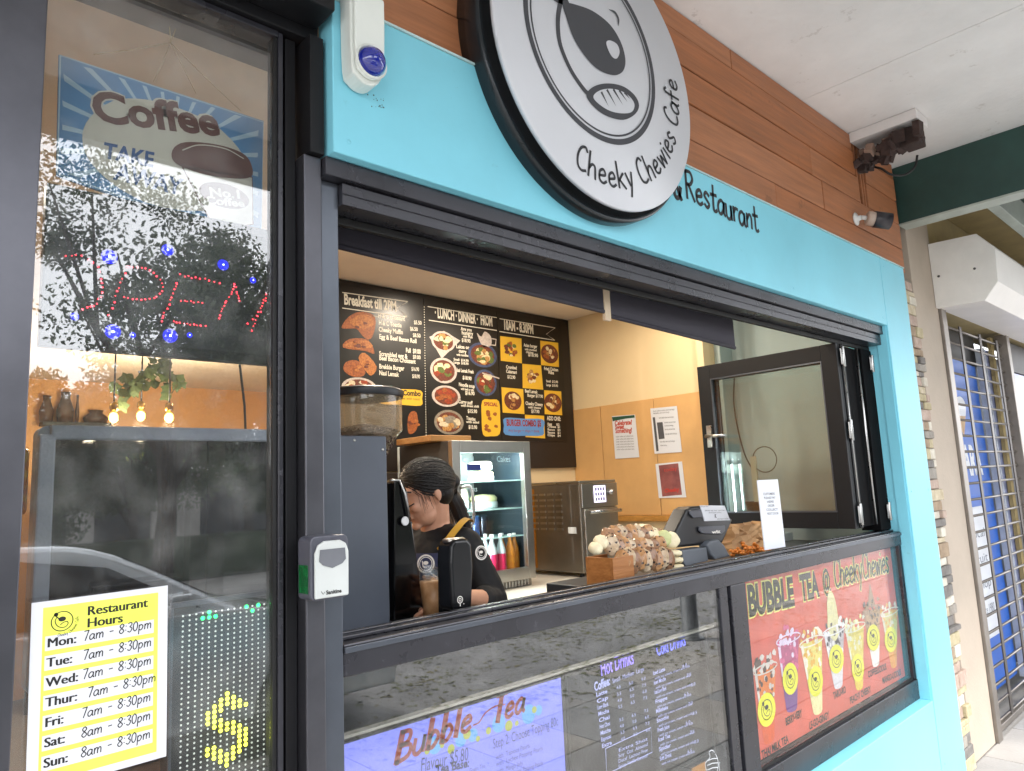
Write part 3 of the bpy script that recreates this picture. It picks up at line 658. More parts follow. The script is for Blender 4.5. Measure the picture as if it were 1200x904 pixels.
# ================================================================== LOWER SCREENS AND BUBBLE TEA POSTER
YT = .05; FT = FY(YT)
LILAC = emit('screen_lilac', '7f86ee', .50)
def screen(name, x0, x1, z0, z1, face, label):
    t = thing(name, label, 'screen', ((x0 + x1) / 2, YT, z0))
    MB().box(x0, x1, YT + .004, YT + .05, z0, z1).build('housing', mat('screen_housing', '141416', .4, var=.05), t, .003)
    MB().box(x0 + .008, x1 - .008, YT + .001, YT + .0035, z0 + .008, z1 - .008).build('display', face, t)
    mb = MB(); mb.box(x0, x1, YT - .003, YT + .0035, z1 - .0075, z1).build('frame', mat('screen_housing', '141416'), t)
    for a in ((x0, x0 + .0075), (x1 - .0075, x1)): MB().box(a[0], a[1], YT - .003, YT + .0035, z0, z1 - .0076).build('frame', mat('screen_housing', '141416'), t)
    return t
z1 = T(658, 790, YT)[1]
s1 = screen('menu_screen', .800, 1.497, z1 - .40, z1, LILAC, 'lit lilac menu screen with red script Bubble Tea heading behind the lower glass')
s2 = screen('menu_screen', 1.503, 2.215, z1 - .40, z1, mat('screen_dark', '0d0e10', .2, var=0), 'black menu screen listing hot and cold drinks in small lilac lettering')
REDP = mat('print_coral', 'b8402f', .5, var=0); GOLDP = emit('print_yellow', 'c0c83c', .34); CYP = emit('print_cyan', '62b0f0', .42); DKP = mat('screen_text', '2c3350', .5, var=0)
k_ = lambda x, y: T(400 + x / 4.2857, 780 + y / 4.2857, YT)
mb = MB()
for x, y, r in ((430, 430, 3.5), (550, 420, 5), (505, 400, 3), (630, 345, 5.5), (685, 368, 3.2), (738, 328, 4), (840, 303, 6), (880, 290, 3), (968, 222, 4)): mb.disc(k_(x, y), r * .0022, FT, .0010, 16)
mb.build('yellow_dots', GOLDP, s1)
mb = MB()
for x, y, r in ((470, 400, 9), (600, 370, 8), (660, 350, 7), (790, 290, 10), (940, 245, 11), (990, 225, 6)): mb.disc(k_(x, y), r * .0022, FT, .0007, 16)
mb.build('blue_dots', CYP, s1)
SCR = {'B': [[(.1, .95), (.08, .5), (.02, 0)], [(-.15, .85), (.2, 1.05), (.5, .85), (.3, .55), (.1, .52)], [(.1, .52), (.5, .45), (.45, .08), (.1, -.05), (-.1, .1)]]}
def script(mb, st, u, v, h, fr, w, wt, ang, xs=1.0):
    x = 0
    for c in st:
        wd = SF[c][0]
        for i, s_ in enumerate(SF[c][1]):
            pts = catm([Vector((p[0] + .28 * p[1], p[1], 0)) for p in s_], 5)
            q = [(u + (x + p.x * h * xs) * math.cos(ang) - p.y * h * math.sin(ang), v + (x + p.x * h * xs) * math.sin(ang) + p.y * h * math.cos(ang)) for p in pts]
            vert = abs(s_[0][1] - s_[-1][1]) > .6
            mb.stroke(q, wt * h * (1.5 if vert else 1), fr, w)
        x += (wd + .04) * h * xs
mb = MB(); a0 = k_(250, 480); b0 = k_(960, 240)
ang = math.atan2(b0[1] - a0[1], b0[0] - a0[0]) * 0
A_, B_, C_, D_1 = T(462, 899, YT), T(557, 855, YT), T(577, 851, YT), T(618, 834, YT); [script(mb, st, p[0], p[1] + .006, .060, FT, .0016, .17, slope(p, q), (q[0] - p[0] - .01) / sum((SF[c][0] + .04) * .060 for c in st)) for st, p, q in (('Bubble', A_, B_), ('Tea', C_, D_1))]
mb.stroke([(p.x, p.y) for p in catm([Vector((*k_(x, y), 0)) for x, y in ((660, 300), (690, 285), (720, 240), (770, 205), (820, 195))], 5)], .004, FT, .0016)
mb.build('bubble_tea_heading', REDP, s1)
mb = MB(); q = k_(420, 520); tl = lambda st, x0, y0, x1, y1, h, **k: tline(mb, st, FT, k_(x0, y0), k_(x1, y1), h, .0014, **k)
tl('Flavour $5.80', 395, 535, 635, 475, .030); tl('Tea Base:', 470, 545, 640, 508, .019, bold=.03)
tl('Step 2: Choose Topping 80c', 760, 420, 1088, 300, .024)
tl('with  Tapioca Pearls', 775, 473, 945, 412, .012); tl('with  Lychee Popping Pearls', 775, 508, 1010, 425, .012); tl('with  Mango Jelly', 778, 545, 910, 500, .012); tl('with  Strawberry Popping Pearls', 778, 578, 1010, 500, .012)
for i in range(5): tl('Green Tea', 640, 540 + i * 34, 720, 512 + i * 34, .010)
mb.build('menu_lettering', DKP, s1)
# second screen
LT = emit('print_lilac', '8a76f0', .85); LW = emit('print_pale', 'a4a8e0', .62); LB = emit('print_blue', '5a64f0', .9)
g_ = lambda x, y: T(660 + x / 4.662, 710 + y / 4.662, YT)
def tg(mb, st, x0, y0, x1, y1, h, **k): tline(mb, st, FT, g_(x0, y0), g_(x1, y1), h, .0012, **k)
mb = MB(); tg(mb, 'Hot Drinks', 205, 385, 385, 315, .042, bold=.01); mb.build('hot_drinks_heading', LT, s2)
mb = MB(); tg(mb, 'Cold Drinks', 510, 275, 668, 215, .044, bold=.01); mb.build('cold_drinks_heading', LB, s2)
mb = MB(); tg(mb, 'Coffee:', 170, 468, 255, 430, .024, bold=.03); tg(mb, 'Small  Medium  Large', 268, 425, 440, 355, .013)
items = ['Latte', 'Cap', 'Long Black', 'Mocha', 'Chai', 'Hot Choc', 'Matcha', 'Espresso', 'Extra']
for i, t_ in enumerate(items):
    y = 498 + i * 35; tg(mb, t_, 178 + i * 4, y, 240 + i * 3, y - 22, .011, bold=.02)
    if i != 4:
        for k in range(3): tg(mb, '%d.%d' % (4 + k + i % 2, 5 * (i % 2)), 290 + k * 68 + i * 3, y - 40 - k * 24, 312 + k * 68 + i * 3, y - 47 - k * 24, .009)
cold = ['Iced Latte', 'Iced Mocha', 'Iced Long Black', 'Frappe', 'Milkshake', 'Smoothie', 'Fresh Juice', 'Iced Tea', 'Spider', 'Soft Drink']
for i, t_ in enumerate(cold):
    y = 380 + i * 52; tg(mb, t_, 490 + i * 4, y, 555 + i * 4, y - 25, .012, bold=.02); tg(mb, 'with ice cream, cream and milk', 500 + i * 4, y + 24, 690 + i * 3, y - 46, .008)
    tg(mb, '%d.%d' % (6 + i % 3, 5 * (i % 2)), 650 + (i % 3) * 20 + i * 3, y - 42, 674 + (i % 3) * 20 + i * 3, y - 50, .010)
for i, t_ in enumerate(['Extra Shot', 'Soy  Oat  Almond', 'Decaf  Lactose Free', 'Syrup Vanilla Caramel']): tg(mb, t_, 300, 800 + i * 30, 460, 735 + i * 30, .010)
bq = [g_(230, 780), g_(478, 665), g_(484, 800), g_(236, 920)]; mb.stroke(bq + [bq[0]], .0022, FT, .0012)
mb.build('drinks_list', LW, s2)
mb = MB(); g = [g_(x, y) for x, y in ((780, 900), (775, 860), (800, 830), (795, 800), (815, 790), (835, 820), (845, 860), (840, 905))]
mb.stroke([(p.x, p.y) for p in catm([Vector((*a, 0)) for a in g], 4)], .003, FT, .0014)
for y in (835, 860, 885): mb.stroke([g_(785, y + 12), g_(815, y), g_(842, y - 2)], .003, FT, .0014)
mb.stroke([(p.x, p.y) for p in catm([Vector((*g_(a, b), 0)) for a, b in ((852, 900), (850, 860), (868, 855), (872, 900))], 4)], .003, FT, .0014)
mb.build('ice_cream_outline', emit('print_white', 'e8e8f0', .5), s2)
mb = MB(); mb.poly([g_(700, 890), g_(775, 850), (g_(780, 940)), g_(700, 960)], FT, .0010); mb.build('orange_block', emit('print_orange', 'd8902c', .3), s2)
MB().box(.787, 2.235, .028, .048, 1.103, 1.109).build('inner_ledge', mat('ledge_cream', 'cfc8b8', .5), sw)
MB().box(.79, 2.235, .11, .125, .592, 1.235).build('backing_panel', mat('backing_grey', '1e1f21', .6, var=.08), sw)

# poster
YQ = .035; FQ = FY(YQ)
q_ = lambda x, y: T(870 + x / 5.6476, 640 + y / 5.6476, YQ)
r_ = lambda x, y: T(870 + x / 5.514, 740 + y / 5.514, YQ)
CORAL = mat('poster_coral', 'd65f4c', .5, var=.09, vs=9)
po = MB().box(2.425, 3.90, YQ, YQ + .004, .604, 1.224).build('drinks_poster', CORAL, None, label='coral bubble tea poster with seven drink cups behind the lower right glass', cat='poster')
PK = mat('poster_dark', '1f2218', .5, var=0); PY = mat('poster_pale_yellow', 'e6e27a', .5, var=0)
for nm, m_, b_, w_ in (('heading_outline', PY, .085, .0010), ('heading', PK, .045, .0016)):
    mb = MB()
    tline(mb, 'BUBBLE', FQ, q_(40, 462), q_(345, 385), .105, w_, bold=b_); tline(mb, 'TEA', FQ, q_(390, 360), q_(510, 325), .098, w_, bold=b_); tline(mb, '@', FQ, q_(535, 300), q_(585, 285), .085, w_, bold=b_ * .5)
    stext(mb, 'Cheeky', FQ, *q_(612, 275), .125, .10 if m_ is PK else .18, w_, xs=.80, slant=.1, sp=.02); stext(mb, 'Chewies', FQ, *q_(800, 218), .12, .10 if m_ is PK else .18, w_, xs=.80, slant=.1, sp=.02)
    mb.build(nm, m_, po)
for st, a, b in (('THAI MILK TEA', (125, 825), (298, 715)), ('BERRY-VERY', (280, 610), (385, 548)), ('LE-GO-GINGY', (432, 635), (560, 560)), ('TARO-RO', (588, 440), (668, 395)), ('PEACHY CHEEKY', (695, 470), (830, 390)), ('COFFEELICIOUS', (812, 300), (930, 245)), ('MANGO-LICIOUS', (905, 340), (1025, 280))):
    mb = MB(); tline(mb, st, FQ, r_(*a), r_(*b), .027, .0012, bold=.03); mb.build('drink_name', PK, po)
# cups: (top-left, top-right, bottom-right, bottom-left) in poster metres, liquid colours, label centre
def pm(n, c): return mat('print_' + n, c, .45, var=.10, vs=40)
cups = [
 ('thai milk tea', [(75, 265), (212, 215), (205, 700), (140, 735)], 'e07a2a', 'd8561f', (152, 505), (58, 105), 'd8d0c8', '4a3028'),
 ('purple berry', [(222, 65), (362, 30), (352, 505), (285, 525)], 'b23c74', '6f3a86', (305, 305), (50, 98), 'e6d6ee', 'd8588a'),
 ('lemon', [(372, 85), (512, 45), (515, 520), (460, 542)], 'e6d86c', 'e8e0a4', (468, 322), (48, 90), 'f0ead8', 'e8b028'),
 ('taro cream', [(522, 10), (655, -25), (645, 355), (595, 375)], 'b8b4ba', 'dcd8de', (603, 178), (48, 86), 'f0eef0', '34303a'),
 ('peach', [(662, -10), (782, -40), (778, 365), (735, 382)], 'e0d058', 'e6c83a', (742, 235), (40, 76), 'dfe2cc', 'e8e090'),
 ('coffee', [(778, -130), (888, -150), (882, 215), (842, 232)], 'b8946a', 'eeeae4', (842, 40), (42, 92), 'a07a58', '3a2a22'),
 ('mango', [(895, -110), (1000, -140), (996, 225), (962, 240)], 'd8cc7a', 'e69a2c', (955, 52), (40, 84), 'e8e0cc', 'e8a83c')]
random.seed(5)
LBL = mat('label_yellow', 'e8e62a', .5, var=.03)
for nm, qd, c1, c2, lc, (lw_, lh_), ctop, cbit in cups:
    A, B, C, D2 = [r_(*p) for p in qd]
    lerp = lambda P0, P1, t: (P0[0] + (P1[0] - P0[0]) * t, P0[1] + (P1[1] - P0[1]) * t)
    mb = MB(); n_ = 6
    # rounded foot
    ft = [(p.x, p.y) for p in catm([Vector((*lerp(B, C, .96), 0)), Vector((*lerp(C, D2, .12), 0)), Vector((*lerp(lerp(C, D2, .5), A, -.015), 0)), Vector((*lerp(C, D2, .88), 0)), Vector((*lerp(A, D2, .96), 0))], 4)]
    h1, h2 = lerp(A, D2, .55), lerp(B, C, .55)
    mb.m(0).poly([A, h1, h2, B], FQ, .0010).m(1).poly([h1] + ft[::-1] + [h2], FQ, .0012)
    mb.m(2).poly([lerp(A, D2, .02), lerp(A, D2, .5), lerp(lerp(A, D2, .5), lerp(B, C, .5), .10), lerp(A, B, .12)], FQ, .0016)
    cx_, cz_ = lerp(A, B, .5); W_ = abs(B[0] - A[0])
    for k in range(26):
        t_ = random.random(); s_ = random.uniform(.05, .95); p = lerp(lerp(A, D2, t_ * .42), lerp(B, C, t_ * .42), s_); mb.m(3 if k % 3 else 2).disc(p, random.uniform(.006, .013), FQ, .0018 + k * .00001, 8)
    # topping
    for k in range(16):
        p = (cx_ + random.uniform(-.5, .5) * W_, cz_ + random.uniform(-.01, .045)); mb.m(2 if k % 3 else 3).poly([(p[0] + random.uniform(.008, .02) * math.cos(a), p[1] + random.uniform(.006, .018) * math.sin(a)) for a in [i * math.tau / 6 for i in range(6)]], FQ, .0022 + k * .00002)
    rim_ = [(cx_ + .56 * W_ * math.cos(i * math.tau / 24), cz_ + .016 * math.sin(i * math.tau / 24)) for i in range(24)]
    mb.m(2).stroke(rim_, .005, FQ, .0030, closed=True)
    if nm == 'taro cream': mb.m(4).poly([(cx_ + .062 * math.cos(a) * (1 if math.sin(a) < 0 else .8), cz_ + .06 + .105 * math.sin(a)) for a in [i * math.tau / 20 for i in range(20)]], FQ, .0021)
    if nm == 'coffee': mb.m(2).poly([(cx_ - .04, cz_ + .02), (cx_ + .045, cz_ + .02), (cx_ + .01, cz_ + .12)], FQ, .0021)
    mb.build('printed_cup', [pm(nm + '_a', c1), pm(nm + '_b', c2), pm(nm + '_top', ctop), pm(nm + '_bits', cbit), pm('icecream', 'e2dca6')], po)
    L0 = r_(*lc); rx = abs(r_(lc[0] + lw_, lc[1])[0] - L0[0]); rz = .058
    mb = MB(); mb.m(0).poly([(L0[0] + rx * math.cos(i * math.tau / 28), L0[1] + rz * math.sin(i * math.tau / 28)) for i in range(28)], FQ, .0034)
    mb.m(1); FB = FR((L0[0], YQ, L0[1]), (1, 0, 0), (0, 0, 1)); R0 = min(rx, rz) * .62
    sq = lambda a, b, c=0.0: Vector((L0[0] + a * rx / rz * 1.0, YQ - c, L0[1] + b)); bear(mb, sq, 0, 0, rz * .62, .0038)
    mb.build('cup_label', [LBL, PK], po)
# folded cups seen over the poster
CUPP = mat('cup_paper', 'aab4b0', .5, var=.1)
for i, (x, lb) in enumerate(((2.52, 'pale upturned glass at the left end of the row over the poster'), (2.74, 'pale box behind the poster top left of centre'), (2.95, 'pale box behind the poster top near the middle'))):
    MB().box(x, x + .15, .07, .12, 1.03, 1.232).build('carton', CUPP, None, .006, label=lb, cat='box')
MB().box(2.401, 3.90, .13, .14, .60, 1.235).build('backing_panel', mat('backing_grey', '1e1f21'), sw)

# ================================================================== KEY BOX (sanitiser) ON THE POST
kb = thing('dispenser', 'grey and white wall dispenser with green side window on the black post', 'dispenser', (.715, -.03, 1.41))
FK = FY(-.0975)
MB().prism(rrect(.674, .757, 1.410, 1.533, .012), FY(0), .031, .084).build('body', mat('dispenser_grey', '4a4b55', .4, var=.06), kb, .003)
MB().box(.6725, .6738, -.074, -.038, 1.424, 1.478).build('side_window', mat('dispenser_green', '0c5a2c', .25, var=.25, vs=60), kb)
mb = MB(); outl = [(.680, 1.414), (.753, 1.414), (.754, 1.50), (.748, 1.516), (.735, 1.523), (.700, 1.523), (.687, 1.516), (.680, 1.50)]
mb.prism(outl, FY(0), .085, .092); mb.build('front_cover', mat('dispenser_white', 'bcc0be', .35, var=.04), kb, .003)
MB().prism([(.690, 1.507), (.744, 1.507), (.746, 1.485), (.738, 1.477), (.716, 1.470), (.696, 1.477), (.688, 1.485)], FY(0), .0925, .0935).build('level_window', mat('dispenser_window', '6c6e74', .2, var=.1), kb)
mb = MB(); FN = FY(-.0925); stext(mb, '%', FN, .69, 1.42, .006) if False else None
mb.stroke([(.692, 1.428), (.696, 1.422), (.699, 1.426)], .0012, FN, .0004); mb.text('Sanitine', FN, .702, 1.421, .0075, .0004, bold=.03, xs=1.0); mb.build('brand_print', BLACKINK, kb)

# ================================================================== ALARM SIREN BOX
al = thing('alarm_box', 'white alarm siren box with a blue dome at the left end of the fascia', 'alarm', (.80, -.072, 2.51))
al_o = [(.762, 2.548), (.775, 2.522), (.798, 2.512), (.825, 2.520), (.842, 2.55), (.848, 2.60), (.850, 2.72), (.842, 2.742), (.765, 2.742), (.760, 2.70)]
MB().prism([(p.x, p.y) for p in catm([Vector((a, b, 0)) for a, b in al_o], 3, True)], FY(0), .072, .118).build('back_box', mat('alarm_white', 'd3d8d2', .4, var=.04), al, .005, seg=3)
ai = [(cx * .86 + .805 * .14, cz * .9 + 2.62 * .1) for cx, cz in al_o]
MB().prism([(p.x, p.y) for p in catm([Vector((a, b, 0)) for a, b in ai], 3, True)], FY(0), .1185, .128).build('cover', mat('alarm_cover', 'dfe4de', .35, var=.03), al, .006, seg=3)
DM = FR((.805, -.128, 2.563), (1, 0, 0), (0, 0, 1))
MB().lathe([(.034, 0), (.034, .004), (.030, .016), (.020, .026), (.008, .031), (0, .032)], DM, 28, cap=False).build('blue_dome', mat('dome_blue', '10208a', .08, var=.1, coat=1.0), al)
MB().lathe([(.040, 0), (.040, .003), (.035, .004)], DM, 28, cap=False).build('dome_ring', mat('alarm_white', 'd3d8d2'), al)
# ================================================================== MENU BOARDS
YM = 1.975; FM = FY(YM)
MBK = mat('menu_black', '17120f', .32, var=.15, vs=4)
n_ = lambda x, y: T(390 + x / 4, 320 + y / 4, YM)
struct('menu_backing_board', MB().box(1.86, 3.735, 1.979, 1.999, 1.73, 2.775), mat('board_dark_brown', '241c18', .35, var=.12))
xs3 = [n_(28, 0)[0], 2.532, 3.125, 3.665]
xs3[0] = T(397, 400, YM)[0]; xs3[1] = T(498, 420, YM)[0]; xs3[2] = T(584, 420, YM)[0]; xs3[3] = T(661, 440, YM)[0]
labs = ['menu board headed Breakfast till 2pm, leftmost of the three black boards', 'middle black menu board headed Lunch Dinner with bowls and a teapot', 'rightmost black menu board headed 10am 8.30pm with yellow checker squares']
boards = []
for i in range(3):
    b = MB().box(xs3[i] + .003, xs3[i + 1] - .003, YM, YM + .003, 1.905, 2.752).build('menu_board', MBK, None, label=labs[i], cat='menu board', group='black menu boards over the kitchen bench'); boards.append(b)
MWH = mat('menu_white', 'e0d8c8', .5, var=0); MFA = mat('menu_faded', '6a635c', .5, var=0); MYE = mat('menu_yellow', 'e0b02e', .5, var=.05); MBL = mat('menu_blue', '5a8ecb', .5, var=.05); MRD = mat('menu_red', '8e2c2c', .5, var=0)
def ml(mb, st, x0, y0, x1, y1, h, w=.0010, **k): tline(mb, st, FM, n_(x0, y0), n_(x1, y1), h, w, **k)
def ms(mb, pts, wd=.005, w=.001, cl=False): mb.stroke([n_(*p) for p in pts] + ([n_(*pts[0])] if cl else []), wd, FM, w)
# --- board 1
mb = MB(); ml(mb, 'Breakfast till 2PM', 52, 146, 298, 180, .058, bold=.035)
ms(mb, [(45, 92), (352, 135), (300, 165), (350, 207), (45, 165)], .005); mb.build('heading', MWH, boards[0])
mb = MB()
for st, x0, y0, x1, y1, pr, px0, py0 in (('H & C Croissant', 212, 210, 338, 225, '$5.50', 380, 240), ('H & C Toastie', 215, 243, 322, 256, '$6.50', 362, 270), ('Cheeky Muffin', 215, 274, 328, 288, '$8.50', 375, 300), ('Egg & Beef Bacon Roll', 217, 308, 392, 330, '', 0, 0), ('Full  $9.00', 342, 372, 412, 380, '', 0, 0), ('Scrambled egg &', 217, 388, 350, 402, '$9.00', 375, 402), ('Beef Bacon Croissant', 217, 408, 388, 426, '', 0, 0), ('Brekkie Burger', 217, 448, 335, 458, '$16.90', 368, 458), ('Nasi Lemak', 217, 478, 310, 487, '$18.90', 372, 492)):
    ml(mb, st, x0, y0, x1, y1, .026, bold=.03)
    if pr: ml(mb, pr, px0, py0, px0 + 36, py0 + 3, .022, bold=.02)
ms(mb, [(190, 202), (212, 206)], .003); mb.build('menu_lettering', MWH, boards[0])
mb = MB(); dl = [n_(428 + (y - 160) * .015, y) for y in range(160, 770, 12)]
for a in dl: mb.disc(a, .0035, FM, .001, 6)
mb.build('dotted_border', MWH, boards[0], kind='stuff')
def npoly(mb, pts, w): mb.poly([n_(*p) for p in pts], FM, w)
def nsm(pts): return [(p.x, p.y) for p in catm([Vector((*n_(*p), 0)) for p in pts], 3, True)]
mb = MB(); mb.m(0).poly(nsm([(222, 540), (320, 545), (412, 552), (418, 590), (412, 622), (320, 618), (222, 612), (216, 575)]), FM, .0010); mb.m(1); tline(mb, 'Brekkie Combo', FM, n_(232, 568), n_(412, 578), .030, .0014, bold=.04); tline(mb, 'coffee with toast', FM, n_(300, 592), n_(408, 598), .014, .0014)
mb.build('yellow_offer', [MYE, BLACKINK], boards[0])
FOODC = [mat('food_' + n, c, .5, var=.3, vs=110, col2=d, speck=(160, .58, .5, d)) for n, c, d in (('bread', 'c8803c', '8a4a20'), ('crust', 'b0622c', '6e3616'), ('egg', 'e8dcc0', 'd0b070'), ('greens', '6a7a34', '3c4a20'), ('sauce', 'a8431f', '6c2412'), ('noodle', 'c89a58', '8e5a2c'), ('plate', 'cfc3ba', 'a89a92'), ('dish', '4c5a80', '2c3450'), ('meat', '7a3c26', '4a2014'), ('rice', 'ddd0b4', 'b8a684'), ('glassbowl', '9a8f80', '6c6256'))]
FI = {n: i for i, n in enumerate(('bread', 'crust', 'egg', 'greens', 'sauce', 'noodle', 'plate', 'dish', 'meat', 'rice', 'glassbowl'))}
def blob(mb, c, r, w, ry=None, n=10):
    ry = ry or r; a0 = random.random() * 6
    mb.poly([(c[0] + r * random.uniform(.75, 1.15) * math.cos(a0 + i * math.tau / n), c[1] + ry * random.uniform(.75, 1.15) * math.sin(a0 + i * math.tau / n)) for i in range(n)], FM, w)
def dish(par, cx_, cy_, rx, ry, plate, foods, n=16):
    mb = MB(); c = n_(cx_, cy_); ex = abs(n_(cx_ + rx, cy_)[0] - c[0]); ez = abs(n_(cx_, cy_ + ry)[1] - c[1]); w = .0010
    if plate: 
        mb.m(FI[plate]).disc(c, ex, FM, w, 24, ez); mb.m(FI['meat']).disc(c, ex * .82, FM, w + .0002, 24, ez * .82)
    for k in range(n):
        a = random.random() * math.tau; q = math.sqrt(random.random()) * .62; w2 = w + .0005 + k * .00003
        mb.m(FI[foods[k % len(foods)]]); blob(mb, (c[0] + ex * q * math.cos(a), c[1] + ez * q * math.sin(a)), ex * random.uniform(.16, .34), w2, ez * random.uniform(.14, .3), 8)
    return mb.build('food_picture', FOODC, par)
random.seed(21)
def shape(par, parts):
    mb = MB(); 
    for k, (f, pts) in enumerate(parts): mb.m(FI[f]).poly(nsm(pts), FM, .0010 + k * .0002)
    for k in range(10):
        pts = parts[k % len(parts)][1]; cx_ = sum(p[0] for p in pts) / len(pts) + random.uniform(-25, 25); cy_ = sum(p[1] for p in pts) / len(pts) + random.uniform(-12, 12)
        mb.m(FI[random.choice(['crust', 'bread', 'meat'])]); blob(mb, n_(cx_, cy_), .016, .0030 + k * .00003, .008, 7)
    mb.build('food_picture', FOODC, par)
shape(boards[0], [('crust', [(40, 255), (75, 205), (130, 182), (190, 198), (200, 240), (185, 300), (160, 312), (135, 290), (110, 262), (70, 262)]), ('bread', [(80, 225), (130, 195), (180, 205), (190, 245), (150, 262), (100, 250)])])
shape(boards[0], [('crust', [(48, 350), (78, 310), (165, 315), (195, 378), (150, 366)]), ('bread', [(80, 325), (160, 318), (182, 352), (60, 346)])])
shape(boards[0], [('crust', [(50, 455), (62, 418), (110, 410), (150, 440), (145, 482), (90, 485)]), ('bread', [(120, 400), (150, 375), (205, 440), (180, 482), (150, 455)])])
dish(boards[0], 125, 540, 82, 50, 'plate', ['rice', 'egg', 'meat', 'sauce']); shape(boards[0], [('crust', [(350, 690), (365, 652), (392, 655), (398, 710), (385, 745), (355, 752)])])
# --- board 2
mb = MB(); ml(mb, '· LUNCH · DINNER ·  FROM', 478, 208, 748, 250, .062, bold=.035); ms(mb, [(445, 158), (768, 210)], .005); ms(mb, [(450, 222), (768, 270)], .005); mb.build('heading', MWH, boards[1])
mb = MB()
for st, x0, y0, x1, y1, h in (('Are you', 600, 268, 650, 275, .02), ('hungry', 604, 288, 658, 294, .024), ('with chips', 610, 302, 655, 307, .014), ('$18.90', 604, 322, 645, 328, .022), ('Laksa or', 578, 352, 640, 358, .022), ('curry', 590, 372, 626, 378, .022), ('with noodles', 580, 388, 635, 393, .014), ('Small  $14.90', 566, 410, 636, 418, .015), ('Large  $18.90', 566, 424, 636, 432, .015), ('Nasi Lemak Fresh', 575, 462, 660, 472, .022), ('$18.90', 608, 498, 650, 504, .022), ('Noodle soup', 590, 530, 665, 540, .022), ('with beef or tofu', 600, 548, 660, 555, .014), ('$16.90', 620, 570, 664, 574, .022), ('Curry puff', 588, 610, 655, 618, .022), ('with sweet chilli', 600, 626, 684, 632, .014), ('$15.90', 632, 655, 676, 658, .022), ('Toasties', 625, 688, 668, 694, .022), ('with salad', 625, 703, 685, 706, .014), ('$13.90', 636, 730, 676, 732, .022)): ml(mb, st, x0, y0, x1, y1, h, bold=.03)
mb.build('menu_lettering', MWH, boards[1])
mb = MB(); mb.m(FI['plate']).poly([n_(*p) for p in ((452, 300), (520, 272), (597, 318), (510, 402))], FM, .0009); mb.build('food_picture', FOODC, boards[1])
dish(boards[1], 518, 322, 55, 48, 'plate', ['greens', 'noodle', 'egg', 'rice']); dish(boards[1], 520, 458, 62, 60, 'plate', ['sauce', 'meat', 'greens', 'egg']); dish(boards[1], 532, 578, 66, 50, 'plate', ['sauce', 'sauce', 'crust']); dish(boards[1], 545, 700, 68, 58, 'glassbowl', ['rice', 'noodle', 'glassbowl'], 22)
dish(boards[1], 702, 385, 66, 58, 'dish', ['noodle', 'greens', 'egg'], 20); dish(boards[1], 716, 515, 52, 62, 'dish', ['sauce', 'egg', 'greens', 'meat'], 20)
mb = MB(); mb.m(FI['plate']).poly(nsm([(675, 282), (695, 300), (712, 275), (740, 298), (742, 338), (715, 350), (695, 335)]), FM, .0012); mb.stroke([n_(742, 308), n_(765, 312), n_(762, 340), n_(742, 338)], .008, FM, .0012); mb.build('teapot_picture', FOODC, boards[1]); mb = MB(); mb.m(FI['plate']).stroke([n_(700, 470), n_(778, 495)], .008, FM, .0035); mb.build('chopsticks_picture', FOODC, boards[1])
mb = MB(); mb.m(0).poly(nsm([(700, 600), (740, 594), (778, 602), (784, 680), (782, 755), (740, 766), (704, 758), (697, 680)]), FM, .0010); mb.m(1); tline(mb, 'SPECIAL', FM, n_(708, 622), n_(772, 626), .022, .0016, bold=.04)
for k in range(9): mb.m(2); blob(mb, n_(random.uniform(712, 770), random.uniform(650, 685) if k < 5 else random.uniform(715, 745)), .02, .0016 + k * .00004, .012, 7)
mb.build('yellow_offer', [MYE, MRD, FOODC[1]], boards[1])
# --- board 3
mb = MB(); ml(mb, '10AM - 8.30PM', 800, 264, 940, 286, .062, bold=.035); ms(mb, [(782, 215), (1042, 258), (1000, 288), (1040, 316), (782, 275)], .005); mb.build('heading', MWH, boards[2])
def sq4(a, b, c, d): return [n_(*a), n_(*b), n_(*c), n_(*d)]
sqs = [((784, 296), (884, 308), (886, 424), (787, 412)), ((972, 318), (1056, 328), (1060, 442), (976, 432)), ((888, 426), (976, 434), (986, 548), (890, 540)), ((790, 536), (892, 545), (898, 662), (796, 655)), ((990, 550), (1070, 556), (1075, 668), (993, 662)), ((900, 665), (990, 670), (995, 776), (903, 770))]
for k, s4 in enumerate(sqs):
    mb = MB(); mb.poly(sq4(*s4), FM, .0008); o = mb.build('yellow_square', MYE, boards[2])
    if k < 5:
        cx_ = sum(p[0] for p in s4) / 4; cy_ = sum(p[1] for p in s4) / 4; dish(boards[2], cx_, cy_, 40, 44, None if k in (0, 2) else 'meat', ['sauce', 'crust', 'egg', 'greens', 'meat'] if k == 0 else ['crust', 'meat', 'noodle', 'egg'], 16)
mb = MB()
